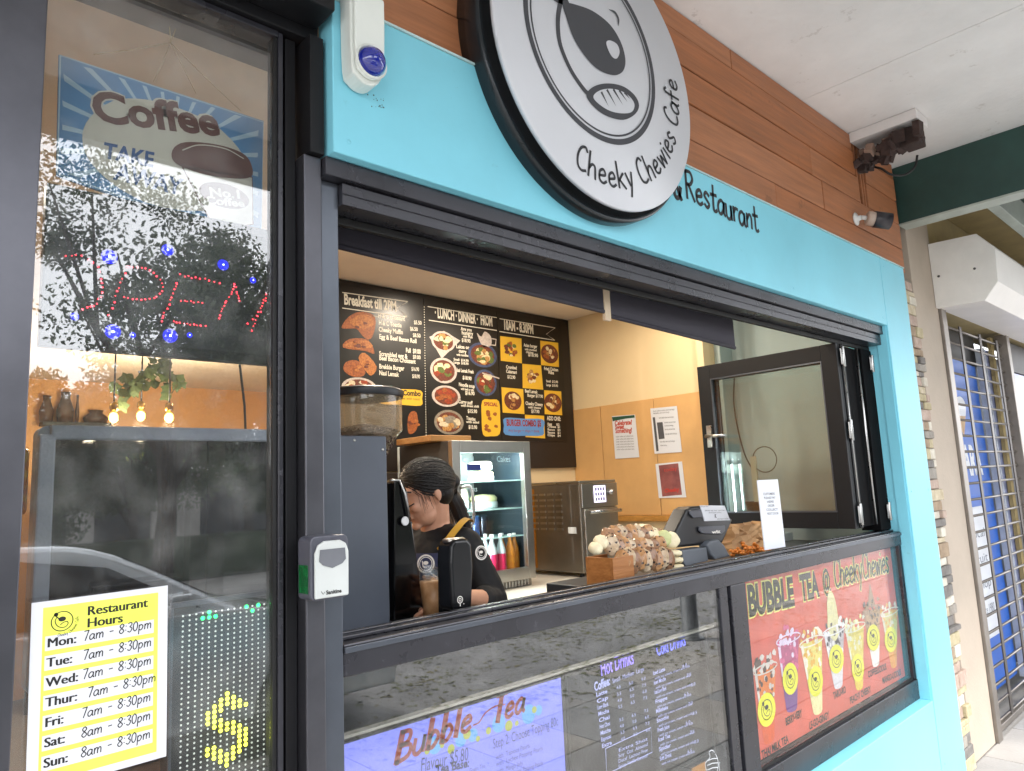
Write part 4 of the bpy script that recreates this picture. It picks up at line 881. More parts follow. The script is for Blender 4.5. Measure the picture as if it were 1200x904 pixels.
for st, x0, y0, x1, y1, h in (('Asian burger', 895, 345, 958, 353, .022), ('with crumbed', 900, 362, 955, 368, .014), ('chicken', 905, 375, 940, 379, .014), ('$18.90', 915, 390, 962, 395, .022), ('Crumbed', 812, 448, 862, 453, .022), ('Calamari', 812, 468, 862, 474, .022), ('$12.90', 818, 494, 855, 498, .022), ('Fried Chicken', 990, 455, 1056, 462, .022), ('Ribs', 1010, 472, 1036, 476, .022), ('Small  $12.90', 1000, 512, 1055, 517, .016), ('Large  $18.90', 1000, 530, 1055, 535, .016), ('Beef Lemak', 900, 560, 960, 566, .022), ('Burger $17.90', 912, 580, 985, 586, .020), ('Cheeky Cheesy', 903, 618, 984, 625, .022), ('with cheese', 915, 634, 975, 638, .014), ('$17.90', 930, 655, 968, 658, .022), ('ADD ONS:', 1004, 690, 1068, 694, .028), ('Egg     $2', 1006, 712, 1062, 716, .014), ('Cheese  $1', 1006, 724, 1064, 728, .014), ('Bacon   $3', 1006, 738, 1066, 742, .014), ('Sauce   $1', 1006, 752, 1066, 755, .014), ('Chips   $4', 1006, 765, 1068, 768, .014)): ml(mb, st, x0, y0, x1, y1, h, bold=.03)
mb.build('menu_lettering', MWH, boards[2])
mb = MB(); mb.m(0).poly(nsm([(806, 680), (900, 684), (985, 688), (988, 730), (982, 762), (900, 764), (808, 758), (802, 715)]), FM, .0014); mb.m(1); tline(mb, 'BURGER COMBO $5', FM, n_(814, 716), n_(976, 720), .040, .0018, bold=.04); tline(mb, 'Any burger + chips + drink', FM, n_(822, 744), n_(968, 748), .018, .0018)
mb.build('blue_offer', [MBL, MRD], boards[2])

# ================================================================== ORANGE BOARD AND PAPERS ON SIDE WALL
XW = 3.742
def FX(x): return FR((x, 0, 0), (0, -1, 0), (0, 0, 1))        # faces the kitchen (-x)
def TX(px, py, x): q = P(px, py, 'x', x); return (-q.y, q.z)
OB = mat('pinboard_amber', 'cc9f66', .6, var=.07, vs=3)
pb = thing('pin_board', 'amber painted board with seams on the kitchen side wall', 'board', (XW, 1.4, 1.38))
for a, b in ((-1.998, -1.74), (-1.735, -1.30), (-1.295, -.94)): MB().fbox(FX(XW + .006), a, b, 1.40, 2.13, 0, .008).build('panel', OB, pb, .002)
MB().box(XW - .028, XW + .004, .94, 1.99, 1.362, 1.398).build('ledge', woodm('ledge_timber', 'c08a44', '9a6c30'), pb, .002)
def paper(px, name, label, body):
    pts = [TX(x, y, XW - .006) for x, y in px]; f = FX(XW - .004); 
    o = MB().prism(pts, f, .0, .0015).build(name, PAPER, None, label=label, cat='notice'); body(o, f, pts); return o
def bl(pts): return lambda s, t: (pts[0][0] + (pts[1][0] - pts[0][0]) * s + (pts[3][0] - pts[0][0]) * t, pts[0][1] + (pts[1][1] - pts[0][1]) * s + (pts[3][1] - pts[0][1]) * t)
def b1(o, f, pts):
    g = bl(pts); mb = MB(); mb.poly([g(.0, .02), g(.98, .01), g(.98, .07), g(.6, .08), g(.02, .12)], f, .0020); mb.build('green_band', mat('band_green', '1e4a38', .5, var=0), o)
    mb = MB(); [tline(mb, s_, f, g(.1, t), g(.1 + l, t - .0), .030, .0020, bold=.04) for s_, t, l in (('Celebrate?', .22, .75), ('Sweet', .31, .4), ('Something?', .40, .72))]; mb.build('red_text', mat('notice_red', 'b84a38', .5, var=0), o)
    mb = MB(); [tline(mb, 'order online and collect here', f, g(.1, t), g(.85, t), .010, .0020) for t in (.50, .56, .62, .68, .74, .80)]; mb.build('small_text', GREYINK, o)
def b2(o, f, pts):
    g = bl(pts); mb = MB(); mb.poly([g(.06, .2), g(.15, .2), g(.17, .94), g(.08, .95)], f, .0020); mb.poly([g(.2, .32), g(.42, .32), g(.44, .68), g(.22, .69)], f, .0020)
    [tline(mb, 'food safety notice and storage', f, g(a, t), g(b, t), .010, .0020) for a, b, t in ((.1, .9, .08), (.1, .7, .13), (.3, .85, .24), (.48, .9, .35), (.48, .8, .42), (.48, .85, .5), (.48, .9, .6), (.25, .8, .76), (.25, .5, .84))]; mb.build('small_text', GREYINK, o)
def b3(o, f, pts):
    g = bl(pts); MB().poly([g(.12, .05), g(.86, .04), g(.88, .94), g(.14, .96)], f, .0020).build('picture', mat('notice_maroon', 'a0605a', .5, var=.2, vs=9, col2='6e3a3c'), o)
    mb = MB(); tline(mb, 'Cheeky', f, g(.25, .85), g(.8, .83), .022, .0026, bold=.04); tline(mb, 'today', f, g(.3, .25), g(.8, .23), .022, .0026); mb.build('red_text', mat('notice_red2', 'b83a32', .5, var=0), o)
paper([(717, 488), (744, 486), (749, 536), (721, 538)], 'notice', 'white notice with red heading and green band, left of the two upper papers', b1)
paper([(762, 479), (793, 476), (799, 530), (767, 532)], 'notice', 'white notice with a black side bar, upper right paper on the amber board', b2)
paper([(768, 544), (799, 541), (804, 583), (772, 584)], 'notice', 'maroon picture sheet with white border, lowest paper on the amber board', b3)
# ================================================================== KITCHEN INTERIOR
BENCH = mat('bench_white', 'd8d2c6', .3, var=.05); DKG = mat('counter_grey', '3a3b3e', .4, var=.08)
STEEL = mat('stainless', 'b0aca6', .30, 1.0, var=.03, vs=14); STEELD = mat('stainless_dark', '8c867d', .38, .9, var=.10, vs=5)
kc = thing('serving_counter', 'dark counter shelf just inside the serving window', 'counter', (2.3, .3, 0))
MB().box(.785, 1.42, .125, .56, 1.205, 1.245).build('counter_top', DKG, kc, .003); MB().box(.80, 1.40, .15, .54, .02, 1.2045).build('cabinet', DKG, kc)
MB().box(1.86, 3.74, .125, .46, 1.232, 1.268).build('counter_top', DKG, kc, .003); MB().box(1.88, 3.72, .15, .44, .02, 1.2315).build('cabinet', DKG, kc)
bb = thing('back_bench', 'white topped kitchen bench along the back wall under the menu boards', 'bench', (2.8, 1.5, 0))
MB().box(1.75, 3.738, .98, 1.978, 1.065, 1.10).build('bench_top', BENCH, bb, .004)
for k in range(4): MB().box(1.78 + k * .49, 1.78 + k * .49 + .48, 1.0, 1.03, .12, 1.05).build('cupboard_door', mat('cupboard_tan', 'b89a6a', .5, var=.06), bb, .003)
MB().box(1.77, 3.73, 1.031, 1.97, .02, 1.0645).build('carcass', mat('cupboard_tan', 'b89a6a'), bb)
MB().box(1.6, 2.42, 1.90, 1.974, 1.11, 1.72).build('splash_panel', mat('splash_brown', '3c342e', .35, var=.1), None, .003, label='dark brown splashback panel behind the woman and left of the display fridge', cat='panel')
# power/white box on side wall above the leaf
cdk = thing('wall_duct', 'cream service duct with a round pipe on the wall above the open window leaf', 'duct', (3.72, .8, 2.3))
MB().box(3.66, 3.735, .86, .905, 2.1, 2.70).build('duct_cover', CREAM, cdk, .003); MB().box(3.60, 3.74, .85, .93, 2.701, 2.775).build('junction_box', CREAM, cdk, .004)
# --- grinder
gr = thing('coffee_grinder', 'tall grey coffee grinder with a clear hopper of beans beside the left window jamb', 'grinder', (1.02, .36, 1.245))
GRG = mat('grinder_grey', '4d535e', .45, var=.05); GRD = mat('grinder_dark', '23252b', .4, var=.06)
MB().box(.944, 1.102, .30, .44, 1.246, 1.768).build('body', GRG, gr, .004)
for x, z in ((1.0, 1.755), (1.088, 1.73)): MB().lathe([(.004, 0), (.004, .002), (0, .002)], FR((x, .2999, z), (1, 0, 0), (0, 0, 1)), 8, cap=False).build('screw', CHROME, gr)
HC = FR((1.095, .41, 0), (1, 0, 0), (0, 1, 0))
MB().lathe([(.028, 1.60), (.030, 1.66), (.090, 1.765), (.112, 1.79), (.112, 1.885)], HC, 40, cap=False).build('hopper', HOPPER, gr)
MB().lathe([(.116, 1.886), (.118, 1.892), (.118, 1.905), (.110, 1.910), (0, 1.913)], HC, 40, cap=False).build('hopper_lid', mat('lid_black', '1b1d22', .4), gr, .001)
BEAN = mat('coffee_bean', '3c2016', .35, var=.25, vs=30, col2='1c0e08')
random.seed(9); mb = MB()
mb.lathe([(.026, 1.61), (.028, 1.66), (.086, 1.766), (.100, 1.782), (.06, 1.80), (0, 1.81)], HC, 24, cap=False)
for k in range(520):
    a = random.random() * 6.283; q = math.sqrt(random.random()); r = .104 * q
    if k % 2: z = random.uniform(1.66, 1.79); r = min(.108, .030 + (z - 1.66) * .57) * .985; c = HC(r * math.cos(a), r * math.sin(a), z)
    else: c = HC(r * math.cos(a), r * math.sin(a), 1.788 + .022 * (1 - q))
    R_ = Matrix.Rotation(random.random() * 3, 3, 'X') @ Matrix.Rotation(random.random() * 3, 3, 'Z'); mb.ell(c, (.0065, .0042, .0038), 6, 4, R_)
mb.build('beans', BEAN, gr, kind='stuff')
# --- espresso machine: dark box and black glossy side panel with steam wand
em_ = thing('coffee_machine', 'black and dark grey coffee machine behind the grinder, in front of the woman', 'coffee machine', (1.12, .5, 1.245))
MB().box(.99, 1.168, .46, .72, 1.246, 1.66).build('body', mat('machine_dark', '2e3036', .3, var=.08), em_, .006)
pts = [P(462, 735, 'y', .40), P(462, 565, 'y', .40), P(470, 560, 'y', .40), P(477, 575, 'y', .40), P(484, 620, 'y', .40), P(492, 680, 'y', .40), P(499, 735, 'y', .40)]
MB().prism([(p.x, max(p.z, 1.246)) for p in pts], FY(0), -.458, -.40).build('side_panel', mat('gloss_black', '0b0b0d', .12, var=0), em_, .004)
MB().tube([P(457, 563, 'y', .40), P(468, 563, 'y', .40), P(474, 578, 'y', .39), P(481, 612, 'y', .39)], .004, 8).build('steam_pipe', CHROME, em_)
MB().lathe([(.012, 0), (.014, .003), (.012, .006)], FR(P(474, 611, 'y', .392), (1, 0, 0), (0, 0, 1)), 16).build('badge', mat('badge_white', 'd8d8d8', .4), em_)
# --- black payment device near the sill
pd = thing('payment_device', 'black upright rounded device with a silver lid and white ring logo on the sill', 'device', (1.255, .14, 1.25))
oc = [(p.x, p.z) for p in (P(530, 716, 'y', .13), P(527, 660, 'y', .13), P(528, 640, 'y', .13), P(533, 632, 'y', .13), P(548, 631, 'y', .13), P(553, 637, 'y', .13), P(555, 664, 'y', .13), P(553, 716, 'y', .13))]
MB().prism(oc, FY(0), -.19, -.128).build('body', mat('device_black', '0e0f12', .22, var=.05), pd, .010, seg=4)
ob = [(p.x, p.z) for p in (P(518, 722, 'y', .20), P(517, 662, 'y', .20), P(520, 644, 'y', .20), P(526, 636, 'y', .20), P(540, 636, 'y', .20), P(544, 722, 'y', .20))]
MB().prism(ob, FY(0), -.222, -.198).build('rear_body', mat('device_black', '0e0f12'), pd, .010, seg=4)
q = P(540, 634, 'y', .13); MB().lathe([(.030, 0), (.034, .003), (.034, .008), (.028, .011), (0, .012)], FR((q.x, .16, q.z - .004), (1, 0, 0), (0, 1, 0)), 28, cap=False, sy=.75).build('lid', STEEL, pd)
MB().box(oc[7][0] - .001, oc[7][0] + .004, .14, .17, 1.355, 1.385).build('side_button', GRG, pd, .001)
q = P(539, 703, 'y', .1275); FQ2 = FR((q.x, .1275, q.z), (1, 0, 0), (0, 0, 1)); mb = MB(); mb.ring((0, 0), .0075, .0095, FQ2, .0006, 24); mb.ring((0, .0), .003, .0045, FQ2, .0006, 16); mb.stroke([(0, -.009), (.0, -.016)], .0022, FQ2, .0006); mb.disc((.012, -.012), .0014, FQ2, .0006, 8); mb.build('ring_logo', WHITEINK, pd)
# --- iced coffee cup
cc = FR((1.258, .31, 1.246), (1, 0, 0), (0, 1, 0))
cu_ = thing('coffee_cup', 'clear plastic cup of iced milky coffee held in the hand of the woman', 'cup', (1.258, .31, 1.246))
MB().lathe([(.031, 0), (.033, .001), (.045, .150), (.0465, .152)], cc, 32, cap=False).build('cup_wall', PLASTIC_CLEAR, cu_)
MB().lathe([(0, .004), (.0305, .004), (.0415, .112), (0, .113)], cc, 32, cap=False).build('iced_coffee', mat('iced_coffee', 'd4a980', .35, var=.08, vs=30, col2='b07c4c'), cu_)
random.seed(2)
for k in range(7):
    a = k * .9; R_ = Matrix.Rotation(a, 3, 'Z') @ Matrix.Rotation(.5 * k, 3, 'X'); b = MB(); h = .011
    v = [R_ @ Vector((sx * h, sy * h, sz * h)) + Vector((1.258 + .022 * math.cos(a), .31 + .022 * math.sin(a), 1.370 + .006 * (k % 3))) for sx in (-1, 1) for sy in (-1, 1) for sz in (-1, 1)]
    b.add(v, [(0, 1, 3, 2), (4, 6, 7, 5), (0, 4, 5, 1), (2, 3, 7, 6), (0, 2, 6, 4), (1, 5, 7, 3)]).build('ice_cube', glass('ice', (.92, .95, .97), .08, .1), cu_, .002)
# --- display fridge
fg = thing('display_fridge', 'steel framed glass door display fridge with lit shelves on the back bench', 'fridge', (2.43, 1.6, 1.10))
fx0, fx1, fy0, fy1, fz0, fz1 = 2.165, 2.695, 1.40, 1.84, 1.14, 1.852
def bf(n, a, m=STEEL, bev=.003, p=fg): return MB().box(*a).build(n, m, p, bev)
FIN = mat('fridge_inner', 'e2eeec', .4, var=.03)
bf('back', (fx0, fx1, fy1 - .02, fy1, fz0, fz1), FIN); bf('side', (fx0, fx0 + .02, fy0, fy1 - .0205, fz0, fz1), mat('fridge_side_grey', '4c4a48', .45, .3, var=.06)); bf('side', (fx1 - .02, fx1, fy0, fy1 - .0205, fz0, fz1))
bf('top', (fx0 + .0205, fx1 - .0205, fy0, fy1 - .0205, fz1 - .03, fz1)); bf('floor', (fx0 + .0205, fx1 - .0205, fy0, fy1 - .0205, fz0, fz0 + .03))
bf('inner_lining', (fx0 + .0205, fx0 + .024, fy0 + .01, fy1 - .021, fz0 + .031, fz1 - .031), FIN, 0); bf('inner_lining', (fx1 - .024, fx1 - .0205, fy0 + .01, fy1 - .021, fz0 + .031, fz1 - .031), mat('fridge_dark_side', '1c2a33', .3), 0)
dr = bf('door', (fx0, fx0 + .05, 1.365, 1.397, fz0, fz1)); 
for a in ((fx1 - .05, fx1, 1.365, 1.397, fz0, fz1), (fx0 + .0505, fx1 - .0505, 1.365, 1.397, fz1 - .06, fz1), (fx0 + .0505, fx1 - .0505, 1.365, 1.397, fz0, fz0 + .06)): bf('door_rail', a, p=dr)
bf('door_glass', (fx0 + .0505, fx1 - .0505, 1.378, 1.382, fz0 + .0605, fz1 - .0605), GLASS_CLEAR, 0, p=dr)
hx = fx0 + .075; hz = 1.53
MB().tube(catm([(hx - .03, 1.364, hz + .09), (hx + .0, 1.335, hz + .095), (hx + .012, 1.325, hz + .06), (hx + .012, 1.325, hz - .06), (hx, 1.335, hz - .095), (hx - .03, 1.364, hz - .09)], 5), .008, 10).build('handle', CHROME, dr)
for z in (1.355, 1.50, 1.645): bf('shelf', (fx0 + .025, fx1 - .025, fy0 + .02, fy1 - .03, z, z + .006), mat('shelf_glass_edge', 'a8c4c0', .2, var=0), .001)
bf('base_grille', (fx0, fx1, 1.40, 1.80, 1.101, 1.139), STEELD)
for k in range(22): x = fx0 + .03 + k * .022; MB().box(x, x + .008, 1.392, 1.3995, 1.106, 1.134).build('grille_slat', CHROME, fg)
LEDS = emit('fridge_strip_glow', 'e6f4fa', 2); bf('light_or_fill_strip', (fx0 + .06, fx1 - .06, fy0 + .01, fy0 + .03, fz1 - .038, fz1 - .0305), LEDS, 0)
def area2(name, loc, sx, sy, e, col):
    l = bpy.data.lights.new(name, 'AREA'); l.shape = 'RECTANGLE'; l.size = sx; l.size_y = sy; l.energy = e; l.color = col
    o = bpy.data.objects.new(name, l); COL.objects.link(o); o.location = loc; return o
area2('fridge_or_fill_lamp', (2.43, 1.44, fz1 - .042), .38, .02, 2.4, (.90, .97, 1.0))
MB().box(fx0 + .052, fx0 + .062, 1.402, 1.412, fz0 + .08, fz1 - .08).build('light_or_fill_strip', LEDS, fg)  # extra upright strip, added to brighten the shelves
shelf_fill = area2('fridge_or_fill_lamp', (fx0 + .064, 1.408, 1.49), .02, .5, 3.4, (.90, .97, 1.0)); shelf_fill.rotation_euler = Matrix(((0, 0, -1), (1, 0, 0), (0, -1, 0))).to_euler(); shelf_fill.rotation_euler = Vector((-.7, -.7, 0)).to_track_quat('Z', 'Y').to_euler()  # added fill lamp for the darker lower shelves
CAKE = mat('cake_cream', 'e8dfc4', .6, var=.08, vs=20); CAKEY = mat('cake_icing', 'dcd6a0', .6, var=.1, vs=25); TUB = mat('tub_clear', 'c8d2d2', .25, var=.05)
def cake(x, y, z, r, h, top, label, grp='cakes and tubs on the fridge shelves'):
    t = thing('cake', label, 'cake', (x, y, z), grp); f = FR((x, y, z), (1, 0, 0), (0, 1, 0))
    MB().lathe([(0, 0), (r, 0), (r * 1.02, h * .5), (0, h * .5)], f, 24, cap=False).build('tray', TUB, t)
    MB().lathe([(0, h * .5), (r * .95, h * .5), (r * .98, h * .8), (r * .8, h), (0, h * 1.08)], f, 24, cap=False).build('icing', top, t)
cake(2.29, 1.6, 1.6515, .062, .06, CAKE, 'pale round cake at the left of the top fridge shelf'); cake(2.54, 1.6, 1.6515, .072, .055, CAKEY, 'lower yellow cake at the right of the top fridge shelf'); cake(2.54, 1.6, 1.712, .066, .045, CAKE, 'white cake stacked on the yellow one on the top fridge shelf')
cake(2.31, 1.58, 1.5065, .05, .10, CAKE, 'tall tub with white cream on the middle fridge shelf, leftmost'); cake(2.41, 1.62, 1.5065, .045, .11, CAKE, 'tall tub with white cream on the middle fridge shelf, in the middle'); cake(2.55, 1.6, 1.5065, .078, .07, CAKEY, 'wide yellow icing cake at the right of the middle fridge shelf')
mb = MB(); FF = FY(1.3775); mb.text('Cold', FF, fx0 + .07, 1.745, .03, 0, xs=.9); mb.text('Drinks', FF, fx0 + .07, 1.60, .026, 0, xs=.9); mb.text('Cakes', FF, fx0 + .30, 1.745, .03, 0, xs=.9); mb.build('door_lettering', mat('fridge_letter', 'bcd8e0', .5, var=0), dr)
mb = MB(); mb.fbox(FF, fx0 + .10, fx0 + .19, 1.705, 1.735, 0, .0004); mb.build('blue_sticker', mat('sticker_blue', '2a3a8a', .4, var=.1), dr)
def bottle(x, y, z, h, r, liq, label, cap='d8d8d8', grp='bottles on the lowest fridge shelf', clear=True):
    t = thing('bottle', label, 'bottle', (x, y, z), grp); f = FR((x, y, z), (1, 0, 0), (0, 1, 0))
    MB().lathe([(0, 0), (r, 0), (r, h * .55), (r * .95, h * .62), (r * .42, h * .82), (r * .40, h * .93)], f, 16, cap=False).build('body', mat('bottle_glass', 'b8c4c8', .1, var=.05) if clear else liq, t)
    MB().lathe([(r * 1.01, h * .06), (r * 1.02, h * .07), (r * 1.02, h * .50), (r * 1.01, h * .51)], f, 16, cap=False).build('label', liq, t)
    MB().lathe([(r * .46, h * .93), (r * .46, h), (0, h)], f, 12, cap=False).build('cap', mat('cap_' + cap, cap, .4), t)
PNK = mat('drink_pink', 'c22850', .3, var=.1); ORG_ = mat('drink_orange', 'd8902c', .25, var=.15, vs=30, col2='b86a1c')
for i, (x, y) in enumerate(((2.47, 1.45), (2.53, 1.45), (2.495, 1.53), (2.435, 1.53))): bottle(x, y, fz0 + .031, .205, .026, PNK, ['front left pink bottle on the lowest fridge shelf', 'front right pink bottle on the lowest fridge shelf', 'pink bottle behind the two front pink ones, left', 'pink bottle behind the two front pink ones, right'][i])
for i, (x, y) in enumerate(((2.595, 1.45), (2.645, 1.47), (2.62, 1.54))): bottle(x, y, fz0 + .031, .20, .024, ORG_, ['orange juice bottle next to the pink bottles in the fridge', 'orange juice bottle nearest the right side of the fridge', 'orange juice bottle behind the two front orange ones'][i], 'e8e4dc', clear=False)
for i, (x, c, lb) in enumerate(((2.33, 'b02838', 'red drink can on the third fridge shelf at left'), (2.39, '1c2430', 'dark drink can on the third fridge shelf beside the red can'), (2.445, '28406a', 'blue drink can on the third fridge shelf'), (2.50, '1c2430', 'dark drink can on the third fridge shelf at right'))):
    t = MB().lathe([(0, 0), (.024, .0), (.027, .006), (.027, .10), (.022, .112), (0, .112)], FR((x, 1.55, 1.3615), (1, 0, 0), (0, 1, 0)), 16, cap=False).build('drink_can', mat('can_' + c, c, .25, .5, var=.15, vs=30), None, label=lb, cat='can', group='drink cans in the fridge')
MB().box(2.10, 2.36, 1.45, 1.75, 1.8535, 1.885).build('chopping_board', woodm('board_wood', 'b98a52', '96683a'), None, .004, label='light wooden board lying on top of the display fridge', cat='board')
# --- oven
ov = thing('oven', 'stainless speed oven with slotted side vents on the back bench right of the fridge', 'oven', (3.2, 1.55, 1.10))
ox0, ox1, oy0, oy1, oz1 = 3.02, 3.33, 1.32, 1.86, 1.615
MB().box(ox0, ox1, oy0, oy1, 1.125, oz1).build('body', STEELD, ov, .006)
MB().box(ox0 - .004, ox1 + .004, oy0 - .004, oy1, oz1 + .001, oz1 + .016).build('top_cover', STEEL, ov, .003)
for k in range(4): MB().lathe([(.014, 0), (.014, .024)], FR((ox0 + .04 + (k % 2) * .23, oy0 + .05 + (k // 2) * .42, 1.1005), (1, 0, 0), (0, 1, 0)), 12).build('foot', RUBBER, ov)
for r_i in range(7):
    for k in range(5): y = oy0 + .14 + k * .065; z = oz1 - .06 - r_i * .033; MB().box(ox0 - .006, ox0 - .0005, y, y + .045, z, z + .011).build('vent_slot', STEEL, ov)
MB().box(ox0 + .01, ox1 - .01, oy0 - .022, oy0 - .0005, 1.15, 1.475).build('door', STEEL, ov, .004)
MB().tube([(ox0 + .02, oy0 - .05, 1.455), (ox1 - .02, oy0 - .05, 1.455)], .010, 10).build('door_handle', CHROME, ov)
MB().box(ox0, ox1, oy0 - .018, oy0 - .0005, 1.48, oz1 - .002).build('control_panel', STEEL, ov, .003)
MB().box(ox0 + .10, ox0 + .20, oy0 - .021, oy0 - .0185, 1.505, 1.60).build('touch_display', emit('oven_display', 'c8c0da', .8), ov)
mb = MB(); FO2 = FY(oy0 - .0212)
for j in range(3):
    for i in range(4): mb.fbox(FO2, ox0 + .108 + i * .022, ox0 + .122 + i * .022, 1.515 + j * .028, 1.533 + j * .028, 0, .0006)
mb.build('display_icons', mat('icon_grey', '6a6a8a', .5, var=0), ov, kind='stuff')
MB().lathe([(.016, 0), (.016, .02), (0, .022)], FR((ox0 + .245, oy0 - .0185, 1.56), (1, 0, 0), (0, 0, 1)), 16, cap=False).build('knob', CHROME, ov)
MB().box(ox0 - .003, ox0 - .0006, oy0 + .04, oy0 + .10, 1.34, 1.375).build('rating_plate', WHITE, ov)
MB().box(ox0 - .0045, ox0 - .0008, oy0 + .36, oy1 - .01, 1.14, oz1 - .02).build('amber_reflection_sheet', mat('amber_reflection', 'b8843c', .3, .7, var=.15), ov)  # amber reflection on the oven side, painted as a thin sheet
# amber board added in place of the amber reflection left of oven
MB().box(2.76, 2.95, 1.88, 1.96, 1.101, 1.62).build('amber_stand_in', mat('amber_board', 'c8923c', .5, var=.1), None, .004, label='amber board standing in for a reflection between the fridge and the oven', cat='board')
mb = MB(); 
for k in range(6): pass
# small items on wall behind cookies
for i, (x, lb) in enumerate(((3.42, 'white tiled panel below the amber board, left piece'), (3.60, 'white tiled panel below the amber board, right piece'))): MB().box(x, x + .16, 1.6 + .0, 1.62, 1.101, 1.33).build('wall_tile', mat('tile_grey', 'b8bcb8', .3), None, .003, label=lb, cat='tile')
# --- blinds
BLD = mat('blind_charcoal', '2a2731', .7, var=.06, vs=5, bump=.1, bs=300)
for i, (a, b, za, zb, lb) in enumerate(((.79, 1.866, 2.222, 2.192, 'long charcoal roller blind rolled up under the window head at left'), (1.902, 2.712, 2.180, 2.150, 'short charcoal roller blind rolled up under the window head at right'))):
    bd_ = thing('roller_blind', lb, 'blind', ((a + b) / 2, .125, zb), 'roller blinds under the window head')
    MB().prism([(a, za), (b, zb), (b + .0, 2.37), (a, 2.37)], FY(0), -.126, -.120).build('fabric', BLD, bd_)
    mb = MB(); mb.tube([(a, .123, za - .002), (b, .123, zb - .002)], .008, 8); mb.build('bottom_bar', BLD, bd_); MB().tube([(a, .15, 2.40), (b, .15, 2.40)], .028, 12).build('roller', BLD, bd_)
MB().box(1.869, 1.899, .118, .13, 2.16, 2.37).build('fabric_flap', mat('flap_cream', 'cbb79c', .7), None, label='narrow cream strip hanging between the two roller blinds', cat='strip')
# --- wooden box, cookies, biscuits
wb = thing('wooden_box', 'small open wooden box at the left end of the cookie pile', 'box', (1.99, .2, 1.268))
WBX = woodm('box_wood', 'b07640', '8c5628'); a0, a1 = 1.875, 1.985
for nm, a in (('front_board', (a0, a1, .16, .168, 1.2685, 1.365)), ('back_board', (a0, a1, .272, .28, 1.2685, 1.365)), ('end_board', (a0, a0 + .008, .1685, .2715, 1.2685, 1.365)), ('end_board', (a1 - .008, a1, .1685, .2715, 1.2685, 1.33)), ('base_board', (a0 + .0085, a1 - .0085, .1685, .2715, 1.2685, 1.275))): MB().box(*a).build(nm, WBX, wb, .0015)
def cookie_mat(n, a, b):
    m = mat(n, a, .8, var=.2, vs=18, col2=b, bump=.6, bs=60); t = m.node_tree
    v = t.nodes.new('ShaderNodeTexNoise'); v.inputs['Scale'].default_value = 70; v.inputs['Detail'].default_value = 1
    r = t.nodes.new('ShaderNodeValToRGB'); r.color_ramp.elements[0].position = .60; r.color_ramp.elements[1].position = .66
    x = t.nodes.new('ShaderNodeMixRGB'); x.inputs[2].default_value = lin('2a160c')
    co = t.nodes.new('ShaderNodeTexCoord'); t.links.new(co.outputs['Object'], v.inputs[0]); t.links.new(v.outputs['Fac'], r.inputs[0]); t.links.new(r.outputs[0], x.inputs[0])
    b_ = t.nodes['Principled BSDF']; l = [l for l in t.links if l.to_socket == b_.inputs['Base Color']][0]; s_ = l.from_socket; t.links.new(s_, x.inputs[1]); t.links.new(x.outputs[0], b_.inputs['Base Color']); return m
CK = [cookie_mat('cookie_golden', 'c89a6a', '9a6c40'), cookie_mat('cookie_pale', 'dccbb0', 'a88a66'), cookie_mat('cookie_brown', 'b08a68', '7a5236')]
for c_ in CK: c_.node_tree.nodes['Principled BSDF'].inputs['Coat Weight'].default_value = .7; c_.node_tree.nodes['Principled BSDF'].inputs['Coat Roughness'].default_value = .15
def cookie(px, py, y, r, nrm, k, label, grp, mt=None, th=.012, sy=1.0):
    p = P(px, py, 'y', y); n_ = Vector(nrm).normalized(); u_ = n_.cross(Vector((0, 0, 1))).normalized() if abs(n_.z) < .95 else n_.orthogonal().normalized(); f = FR(p, u_, n_.cross(u_)); rnd = random.Random(k * 7 + 3)
    mb = MB(); n = 20; prof = [(0, -th), (.75, -th), (.97, -th * .5), (1, 0), (.95, th * .6), (.6, th), (0, th * 1.15)]
    rr = [r * rnd.uniform(.93, 1.06) for _ in range(n)]; vs = []; fs = []
    for (q, h) in prof:
        for i in range(n):
            a = math.tau * i / n; vs.append(f(q * rr[i] * math.cos(a) * sy, q * rr[i] * math.sin(a), h + (rnd.uniform(-.0022, .0022) if q else 0)))
    for j in range(len(prof) - 1):
        for i in range(n): l = (i + 1) % n; fs.append((j * n + i, j * n + l, (j + 1) * n + l, (j + 1) * n + i))
    mb.add(vs, fs, True); return mb.build('cookie', mt or CK[k % 3], None, label=label, cat='cookie', group=grp)
G1 = 'chocolate chip cookies in the pile on the counter'
random.seed(44)
nm_f = ['leftmost', 'second from the left', 'third from the left', 'fourth from the left', 'middle', 'fourth from the right', 'third from the right', 'second from the right', 'rightmost']
for k in range(9): cookie(729 + k * 6.6, 659 - (k % 2) * 3 - k * .35, .185 + .003 * k, .043, (-.80, -.50, .28 - .10 * (k % 3)), k, nm_f[k] + ' piece in the front row of the cookie pile', G1, sy=.66, th=.011)
nm_b = ['leftmost', 'second from the left', 'third from the left', 'fourth from the left', 'fifth from the left', 'fifth from the right', 'fourth from the right', 'third from the right', 'second from the right', 'rightmost']
for k in range(10): cookie(713 + k * 6.6, 627 + random.uniform(-4, 3) + abs(k - 4.5) * .9, .265 + .004 * (k % 3), .036, (-.5 + .3 * random.random(), -.8, random.uniform(0, .4)), 20 + k, nm_b[k] + ' piece in the top row of the cookie pile', G1, sy=.8, th=.011)
for k in range(9): cookie(716 + k * 7.0, 641 + random.uniform(-3, 3), .225 + .004 * (k % 3), .036, (-.6 + .4 * random.random(), -.7, random.uniform(-.1, .5)), 40 + k, nm_f[k] + ' piece in the middle layer of the cookie pile', G1, sy=.8, th=.011)
WBI = mat('biscuit_white', 'e2d6b4', .6, var=.06, vs=20); BIG = 'white biscuits beside the cookie pile'
